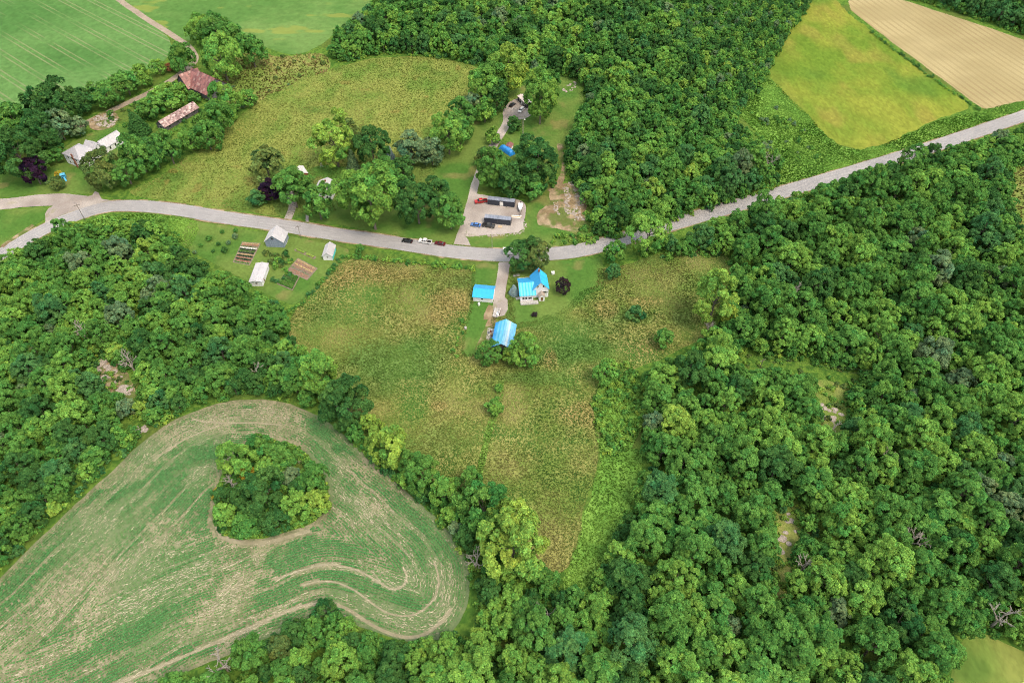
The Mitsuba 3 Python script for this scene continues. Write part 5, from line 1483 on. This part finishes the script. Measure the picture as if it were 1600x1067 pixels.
# dead and bare trees
for cx, cy, h, v, lab in ((398, 578, 13, 0, 'grey bare dead tree at the right end of the left-hand wood'), (86, 530, 9, 1, 'grey bare dead tree in the left-hand wood, upper of two'), (54, 548, 8, 2, 'grey bare dead tree in the left-hand wood, lower of two'),
                          (362, 752, 9, 3, 'pale bare limbs of a dying tree in the copse'), (853, 952, 10, 4, 'grey dead tree below the tip of the meadow'), (710, 766, 9, 5, 'thin grey dead tree in the lower hedge line'),
                          (1112, 512, 11, 6, 'bare pale forked limbs below the tall pale tree at the meadow end'), (461, 716, 5, 7, 'grey twiggy dead bush in the copse')):
    p = at(cx, cy, h * .5)
    m = bare(40 + v); m.apply_scale(h / 2.3)
    obj('dead_tree', place(m, p, v * 1.3), 'dead_wood', label=lab, cat='dead tree')
    TREES_XY.append((p[0], p[1], 2.4 if h > 7 else 1.2))

# ---------------------------------------------------------------- the woods
def wood(px, clear=()):
    g = zone(px, smooth=1)
    for c in clear: g = g.difference(zone(c, smooth=2))
    return g


W = {}
W['left'] = wood([(-80, 470), (0, 440), (60, 404), (130, 372), (190, 362), (240, 362), (280, 372), (280, 395), (300, 418), (340, 440), (385, 466), (402, 478), (440, 490), (452, 510), (455, 545), (478, 585), (496, 615), (505, 642), (462, 628),
                  (420, 617), (375, 617), (325, 627), (275, 645), (230, 674), (186, 712), (115, 775), (52, 838), (-5, 896), (-80, 950)],
                 clear=[[(140, 560), (172, 555), (205, 580), (225, 612), (232, 640), (195, 640), (155, 612)], [(190, 655), (232, 645), (240, 672), (205, 690)]])
W['hedge'] = wood([(455, 540), (490, 580), (512, 605), (540, 645), (572, 690), (600, 715), (640, 745), (680, 775), (715, 800), (750, 825), (790, 862), (830, 892), (868, 912), (885, 935), (870, 990), (760, 1000), (745, 905), (735, 874), (713, 838),
                   (677, 799), (624, 750), (571, 706), (519, 654)])
W['right'] = wood([(1035, 396), (1060, 386), (1100, 371), (1200, 334), (1320, 299), (1400, 270), (1470, 252), (1640, 208), (1720, 188), (1720, 400), (1720, 900), (1720, 1190), (1500, 1190), (800, 1190), (640, 1160), (700, 1030), (745, 995), (790, 968), (850, 945), (890, 945), (935, 920), (955, 860), (985, 800), (1012, 760),
                   (1010, 720), (1005, 650), (1003, 600), (1040, 578), (1085, 560), (1110, 520), (1128, 500), (1145, 460), (1145, 420), (1130, 400), (1090, 398), (1040, 404)],
                  clear=[[(1264, 610), (1318, 600), (1332, 630), (1326, 678), (1300, 696), (1268, 672)], [(1204, 800), (1240, 776), (1264, 830), (1240, 880), (1228, 940), (1200, 945), (1196, 870)],
                         [(1565, 262), (1680, 230), (1680, 440), (1600, 425), (1572, 350)], [(1480, 1022), (1512, 985), (1550, 982), (1605, 1018), (1700, 1050), (1700, 1200), (1460, 1200)], [(1135, 545), (1240, 560), (1345, 578), (1350, 618), (1300, 622), (1220, 604), (1135, 590)]])
tree(BT, 506, 958, 40, 'fine', 'dark', 'dark tree at the very tip of the copse below the crop field', asp=.9)
tree(BT, 462, 985, 44, 'fine', 'dark', 'dark tree left of the tip of the bottom copse', asp=.9)
W['copse_bottom'] = wood([(205, 1092), (300, 1060), (370, 1032), (430, 1004), (480, 978), (506, 970), (538, 982), (565, 1000), (620, 1020), (680, 1016), (720, 990), (700, 1150), (200, 1150)])
W['top'] = wood([(512, 90), (545, 55), (590, 15), (612, -70), (1285, -70), (1262, 10), (1240, 40), (1216, 75), (1196, 118), (1180, 150), (1150, 175), (1145, 205), (1190, 235), (1225, 275), (1212, 290), (1180, 303), (1100, 328), (1030, 350),
                 (985, 366), (945, 374), (925, 360), (918, 330), (905, 295), (890, 270), (885, 235), (900, 205), (922, 175), (915, 140), (885, 118), (860, 112), (820, 118), (760, 104), (690, 90), (600, 82), (540, 98)],
                clear=[[(1000, 0), (1010, 0), (1010, 8)]])
W['far'] = wood([(1385, -70), (1402, -8), (1475, 14), (1545, 36), (1620, 62), (1720, 92), (1720, -70)])
PAL = {'left': (('mid', .44), ('bright', .26), ('dark', .12), ('yellow', .04), ('grey', .04), ('blue', .10)),
       'hedge': (('mid', .4), ('bright', .3), ('dark', .15), ('yellow', .1), ('grey', .05)),
       'right': (('mid', .52), ('bright', .29), ('dark', .09), ('yellow', .015), ('grey', .025), ('blue', .06)),
       'copse_bottom': (('mid', .45), ('bright', .25), ('dark', .2), ('grey', .05), ('olive', .05)),
       'top': (('mid', .42), ('bright', .20), ('dark', .20), ('yellow', .03), ('grey', .05), ('blue', .10)),
       'far': (('dark', .5), ('blue', .3), ('mid', .2))}
RANGE = {'left': (1.7, 5.4), 'hedge': (1.6, 3.6), 'right': (1.7, 6.4), 'copse_bottom': (1.8, 4.6), 'top': (1.7, 5.4), 'far': (2.5, 5.0)}
rw = np.random.default_rng(5)
STAND = []                                      # (x, y, R, wood)
_hand = np.array(TREES_XY)
for wn, g in W.items():
    x0, y0, x1, y1 = g.bounds
    n = int((x1 - x0) * (y1 - y0) * .30)
    q = np.c_[rw.uniform(x0, x1, n), rw.uniform(y0, y1, n)]
    q = q[shapely.contains_xy(g, q[:, 0], q[:, 1])]
    lo, hi = RANGE[wn]
    size = lo + (hi - lo) * rw.beta(1.15, 2.3, len(q))
    if wn == 'top':                             # young scrub towards the hay field
        xs = at(1030, 200)[0]
        young = np.clip((q[:, 0] - xs) / 40 + .3 * rw.normal(size=len(q)), 0, 1) * (q[:, 1] > at(1000, 260)[1])
        size = size * (1 - young) + young * rw.uniform(1.3, 2.3, len(q))
    edge = shapely.distance(g.boundary, shapely.points(q))
    size = np.minimum(size, 2.2 + edge * .75)
    order = np.argsort(-size * rw.uniform(.75, 1, len(q)))
    cell = {}
    for i in order:
        x, y, s = q[i, 0], q[i, 1], size[i]
        if len(_hand) and (np.hypot(_hand[:, 0] - x, _hand[:, 1] - y) < .62 * (_hand[:, 2] + s)).any(): continue
        ci, cj = int(x // 6), int(y // 6)
        ok = True
        for a in (-2, -1, 0, 1, 2):
            for b in (-2, -1, 0, 1, 2):
                for (u, v_, t) in cell.get((ci + a, cj + b), ()):
                    if (u - x) ** 2 + (v_ - y) ** 2 < (.69 * (s + t)) ** 2: ok = False; break
                if not ok: break
            if not ok: break
        if ok:
            cell.setdefault((ci, cj), []).append((x, y, s))
            STAND.append((x, y, s, wn))


def seen(x, y, z):
    """where a point falls in the photograph, and its scale; used only to number the trees nearest first"""
    dep = y * math.cos(PITCH) + (CAM_H - z) * math.sin(PITCH)
    return 800 + FOCAL * x / dep, 533.5 + FOCAL * (-(y) * math.sin(PITCH) + (CAM_H - z) * math.cos(PITCH)) / dep, FOCAL / dep


info = []
for x, y, s, wn in STAND:
    px, py, sc = seen(x, y, s)
    if px < -90 or px > 1690 or py < -60 or py > 1150: continue
    info.append((s * sc if (0 < px < 1600 and 0 < py < 1067) else 0.0, x, y, s, wn))
info.sort(key=lambda t: -t[0])
WHERE = {'left': ('in the wood left of the meadow', 'trees of the left-hand wood'), 'hedge': ('in the hedge line above the crop field', 'trees of the hedge line'),
         'right': ('in the big wood at the right', 'trees of the right-hand wood'), 'copse_bottom': ('in the copse at the bottom edge below the crop field', 'trees of the bottom copse'),
         'top': ('in the wood above the gravel yard', 'trees of the upper wood'), 'far': ('in the dark wood behind the stubble field', 'trees of the far wood')}
SHORT = {'left': 'left wood', 'hedge': 'hedge line', 'right': 'right wood', 'copse_bottom': 'bottom copse', 'top': 'upper wood', 'far': 'far wood'}


scene['kind_dead'] = {'type': 'shapegroup', 'limbs': mikit.ply(bare(60), 'dead_wood')}
N_SINGLE = 235
count_stuff = 0
for i, (big, x, y, s, wn) in enumerate(info):
    names, pr = zip(*PAL[wn])
    cl = meshkit.noise(np.array([[x * .035, y * .035, 3.0]]), 4)[0]
    tone = names[int(np.searchsorted(np.cumsum(pr) / sum(pr), np.clip(.55 * rw.random() + .45 * cl * 1.0, 0, .999)))] if rw.random() < .28 else names[int(rw.choice(len(names), p=np.array(pr) / sum(pr)))]
    asp = float(rw.uniform(.9, 1.6)) * (1.1 if s < 2.6 else 1.0) * (1.05 if wn in ('top', 'far') else 1)
    style = 'fine' if s * scale_at(seen(x, y, 0)[1]) > 15 else 'round' if s > 2.6 else 'small'
    if rw.random() < .06: style, asp = 'tall', .62
    if big > 12 and s < 4 and rw.random() < .02:
        k = key_for('dead_tree')
        cxp, cyp, _ = seen(x, y, s)
        labels[k] = {'label': f'bare grey dead tree in the {SHORT[wn]}, {words(cxp / 16)} percent across, {words(cyp / 10.67)} percent down the photo', 'category': 'dead tree'}
        scene[k] = {'type': 'instance', 'shapegroup': {'type': 'ref', 'id': 'kind_dead'}, 'to_world': T().translate([float(x), float(y), 0.0]) @ T().rotate([0, 0, 1], float(rw.uniform(0, 360))) @ T().scale(float(3.6 + s * .6))}
        continue
    if i < N_SINGLE and big > 0:
        k = key_for('broadleaf_tree')
        sz = 'large' if s > 4.0 else 'middling' if s > 2.9 else 'small'
        cxp, cyp, _ = seen(x, y, s * asp)
        labels[k] = {'label': f'{sz} {TONES[tone][0]} tree in the {SHORT[wn]}, {words(cxp / 16)} percent across, {words(cyp / 10.67)} percent down the photo', 'category': 'tree', 'group': WHERE[wn][1]}
        plant(k, (x, y), s, style, tone, asp)
    else:
        count_stuff += 1
        plant(f'woodland__{count_stuff:03d}', (x, y), s, style, tone, asp)
labels['woodland'] = {'label': 'the rest of the mixed broadleaf woods, crowns merging into one canopy', 'category': 'woodland', 'kind': 'stuff'}

# undergrowth: bushes in the gaps and along the edges
ub = 0
for wn, g in W.items():
    x0, y0, x1, y1 = g.bounds
    n = int((x1 - x0) * (y1 - y0) * (.16 if wn != 'hedge' else .25))
    q = np.c_[rw.uniform(x0, x1, n), rw.uniform(y0, y1, n)]
    gb = g.buffer(1.2)
    q = q[shapely.contains_xy(gb, q[:, 0], q[:, 1])]
    e = shapely.distance(g.boundary, shapely.points(q))
    q = q[(e < 4) | (rw.random(len(q)) < .5)]
    for x, y in q:
        px, py, sc = seen(x, y, 0)
        if px < -40 or px > 1640 or py < -20 or py > 1110: continue
        ub += 1
        plant(f'undergrowth__{ub:03d}', (x, y), float(rw.uniform(.8, 1.9)), 'bush', str(rw.choice(['bright', 'mid', 'bright', 'yellow', 'mid', 'blue'])), float(rw.uniform(.8, 1.4)))
# bushes ringing the copse
for a in np.linspace(0, 1, 90):
    p = ISLAND.buffer(-1.0).exterior.interpolate(a, normalized=True)
    ub += 1
    plant(f'undergrowth__{ub:03d}', (p.x, p.y), float(rw.uniform(.7, 1.3)), 'bush', str(rw.choice(['bright', 'yellow', 'mid', 'bright'])), float(rw.uniform(.9, 1.4)))
for _ in range(160):
    x0, y0, x1, y1 = ISLAND.bounds
    x, y = rw.uniform(x0, x1), rw.uniform(y0, y1)
    if shapely.contains_xy(ISLAND.buffer(-1.5), x, y):
        ub += 1
        plant(f'undergrowth__{ub:03d}', (x, y), float(rw.uniform(.9, 1.9)), 'bush', str(rw.choice(['bright', 'mid', 'mid', 'dark'])), float(rw.uniform(1.0, 1.7)))
for g_, n_ in ((zone([(1262, 605), (1322, 595), (1338, 625), (1330, 668), (1298, 690), (1265, 660)]), 26), (zone([(1190, 790), (1240, 772), (1275, 830), (1245, 890), (1230, 940), (1190, 940), (1184, 860)]), 46), (zone([(140, 558), (175, 552), (210, 580), (232, 640), (195, 645), (155, 612)]), 26), (zone([(1135, 545), (1240, 560), (1345, 578), (1350, 618), (1300, 622), (1220, 604), (1135, 590)]), 70)):
    x0, y0, x1, y1 = g_.bounds
    m = 0
    while m < n_:
        x, y = rw.uniform(x0, x1), rw.uniform(y0, y1)
        if not shapely.contains_xy(g_, x, y): continue
        m += 1; ub += 1
        plant(f'undergrowth__{ub:03d}', (x, y), float(rw.uniform(.5, 1.3)), 'bush', str(rw.choice(['bright', 'yellow', 'mid', 'olive'])), float(rw.uniform(.6, 1.1)))
# weedy bank between meadow and wood, farmstead thickets, ditch weeds
for g, n, tn in ((Z['strip2'], 90, ['bright', 'mid', 'yellow']), (Z['wild'], 26, ['olive', 'mid', 'grey']), (zone([(150, 190), (215, 150), (270, 125), (300, 150), (340, 150), (390, 150), (380, 175), (330, 215), (270, 250), (215, 270), (195, 230), (215, 200)]).difference(sg.LineString(ats([(236, 206), (306, 168)])).buffer(7)), 130, ['mid', 'bright', 'dark', 'olive']),
                 (zone([(752, 240), (790, 240), (860, 262), (880, 285), (858, 300), (830, 305), (760, 300), (750, 270)]), 80, ['mid', 'dark', 'bright']), (zone([(1155, 190), (1200, 150), (1240, 190), (1300, 240), (1225, 280)]), 34, ['bright', 'mid', 'grey']),
                 (zone([(860, 372), (905, 350), (945, 375), (905, 385), (865, 386)]), 26, ['bright', 'mid', 'yellow'])):
    x0, y0, x1, y1 = g.bounds
    m = 0
    while m < n:
        x, y = rw.uniform(x0, x1), rw.uniform(y0, y1)
        if not shapely.contains_xy(g, x, y): continue
        m += 1; ub += 1
        plant(f'undergrowth__{ub:03d}', (x, y), float(rw.uniform(.7, 1.7)), 'bush', str(rw.choice(tn)), float(rw.uniform(.8, 1.3)))
labels['undergrowth'] = {'label': 'bushes and saplings filling the gaps and edges of the woods', 'category': 'undergrowth', 'kind': 'stuff'}


def bush_row(px, n, lo, hi, tones, label, group):
    o = ['first', 'second', 'third', 'fourth', 'fifth', 'sixth', 'seventh', 'eighth', 'ninth', 'tenth', 'eleventh', 'twelfth', 'thirteenth', 'fourteenth', 'fifteenth', 'sixteenth', 'seventeenth', 'eighteenth', 'nineteenth', 'twentieth']
    i = 0
    p = ats(px); s = np.r_[0, np.cumsum(np.hypot(*np.diff(p, axis=0).T))]
    for t in np.linspace(0, s[-1], n):
        k = key_for('hedge_shrub')
        h_ = n // 2 if n > 20 else n
        labels[k] = {'label': label + (', ' + (o[i] + ' from the left end' if i < 20 else o[n - 1 - i] + ' from the right end')), 'category': 'shrub', 'group': group}
        i += 1
        plant(k, (np.interp(t, s, p[:, 0]) + rw.normal(0, .5), np.interp(t, s, p[:, 1]) + rw.normal(0, .4)), float(rw.uniform(lo, hi)), 'bush', str(rw.choice(tones)), float(rw.uniform(.8, 1.3)))


bush_row([(545, 402), (570, 404), (620, 409), (680, 415), (738, 420)], 34, .8, 1.5, ['bright', 'mid', 'bright', 'yellow'], 'green shrub in the roadside row above the meadow', 'roadside shrubs along the meadow')
bush_row([(535, 402), (512, 430), (485, 462), (455, 488)], 20, .7, 1.3, ['bright', 'mid', 'blue'], 'green shrub between garden and meadow', 'shrubs between garden and meadow')
bush_row([(416, 398), (432, 400), (448, 398), (440, 408), (424, 410), (432, 416), (452, 410)], 15, 1.0, 1.7, ['mid', 'olive', 'bright', 'dark'], 'shrub before the grey barn', 'shrubs before the grey barn')
bush_row([(1362, 52), (1415, 92), (1477, 138), (1530, 172)], 40, .6, 1.2, ['mid', 'dark', 'bright'], 'low shrub beside the stubble field', 'shrubs between hay field and stubble')
bush_row([(447, 424), (452, 432), (440, 440), (426, 438)], 7, .8, 1.4, ['blue', 'bright'], 'shrub beside the low white-roofed shed', 'shrubs beside the low shed')
bush_row([(722, 500), (716, 530), (712, 556)], 9, .5, 1.0, ['bright', 'mid'], 'shrub left of the blue-roofed barn', 'shrubs left of the blue-roofed barn')
bush_row([(1005, 398), (1040, 388), (1090, 384)], 8, 1.2, 2.2, ['bright', 'mid'], 'roadside shrub right of the overhanging tree', 'roadside shrubs on the climb')
tree('hedge_shrub', 562, 389, 13, 'small', 'mid', 'tallest pointed shrub at the left end of the roadside row', cat='shrub', asp=1.2)
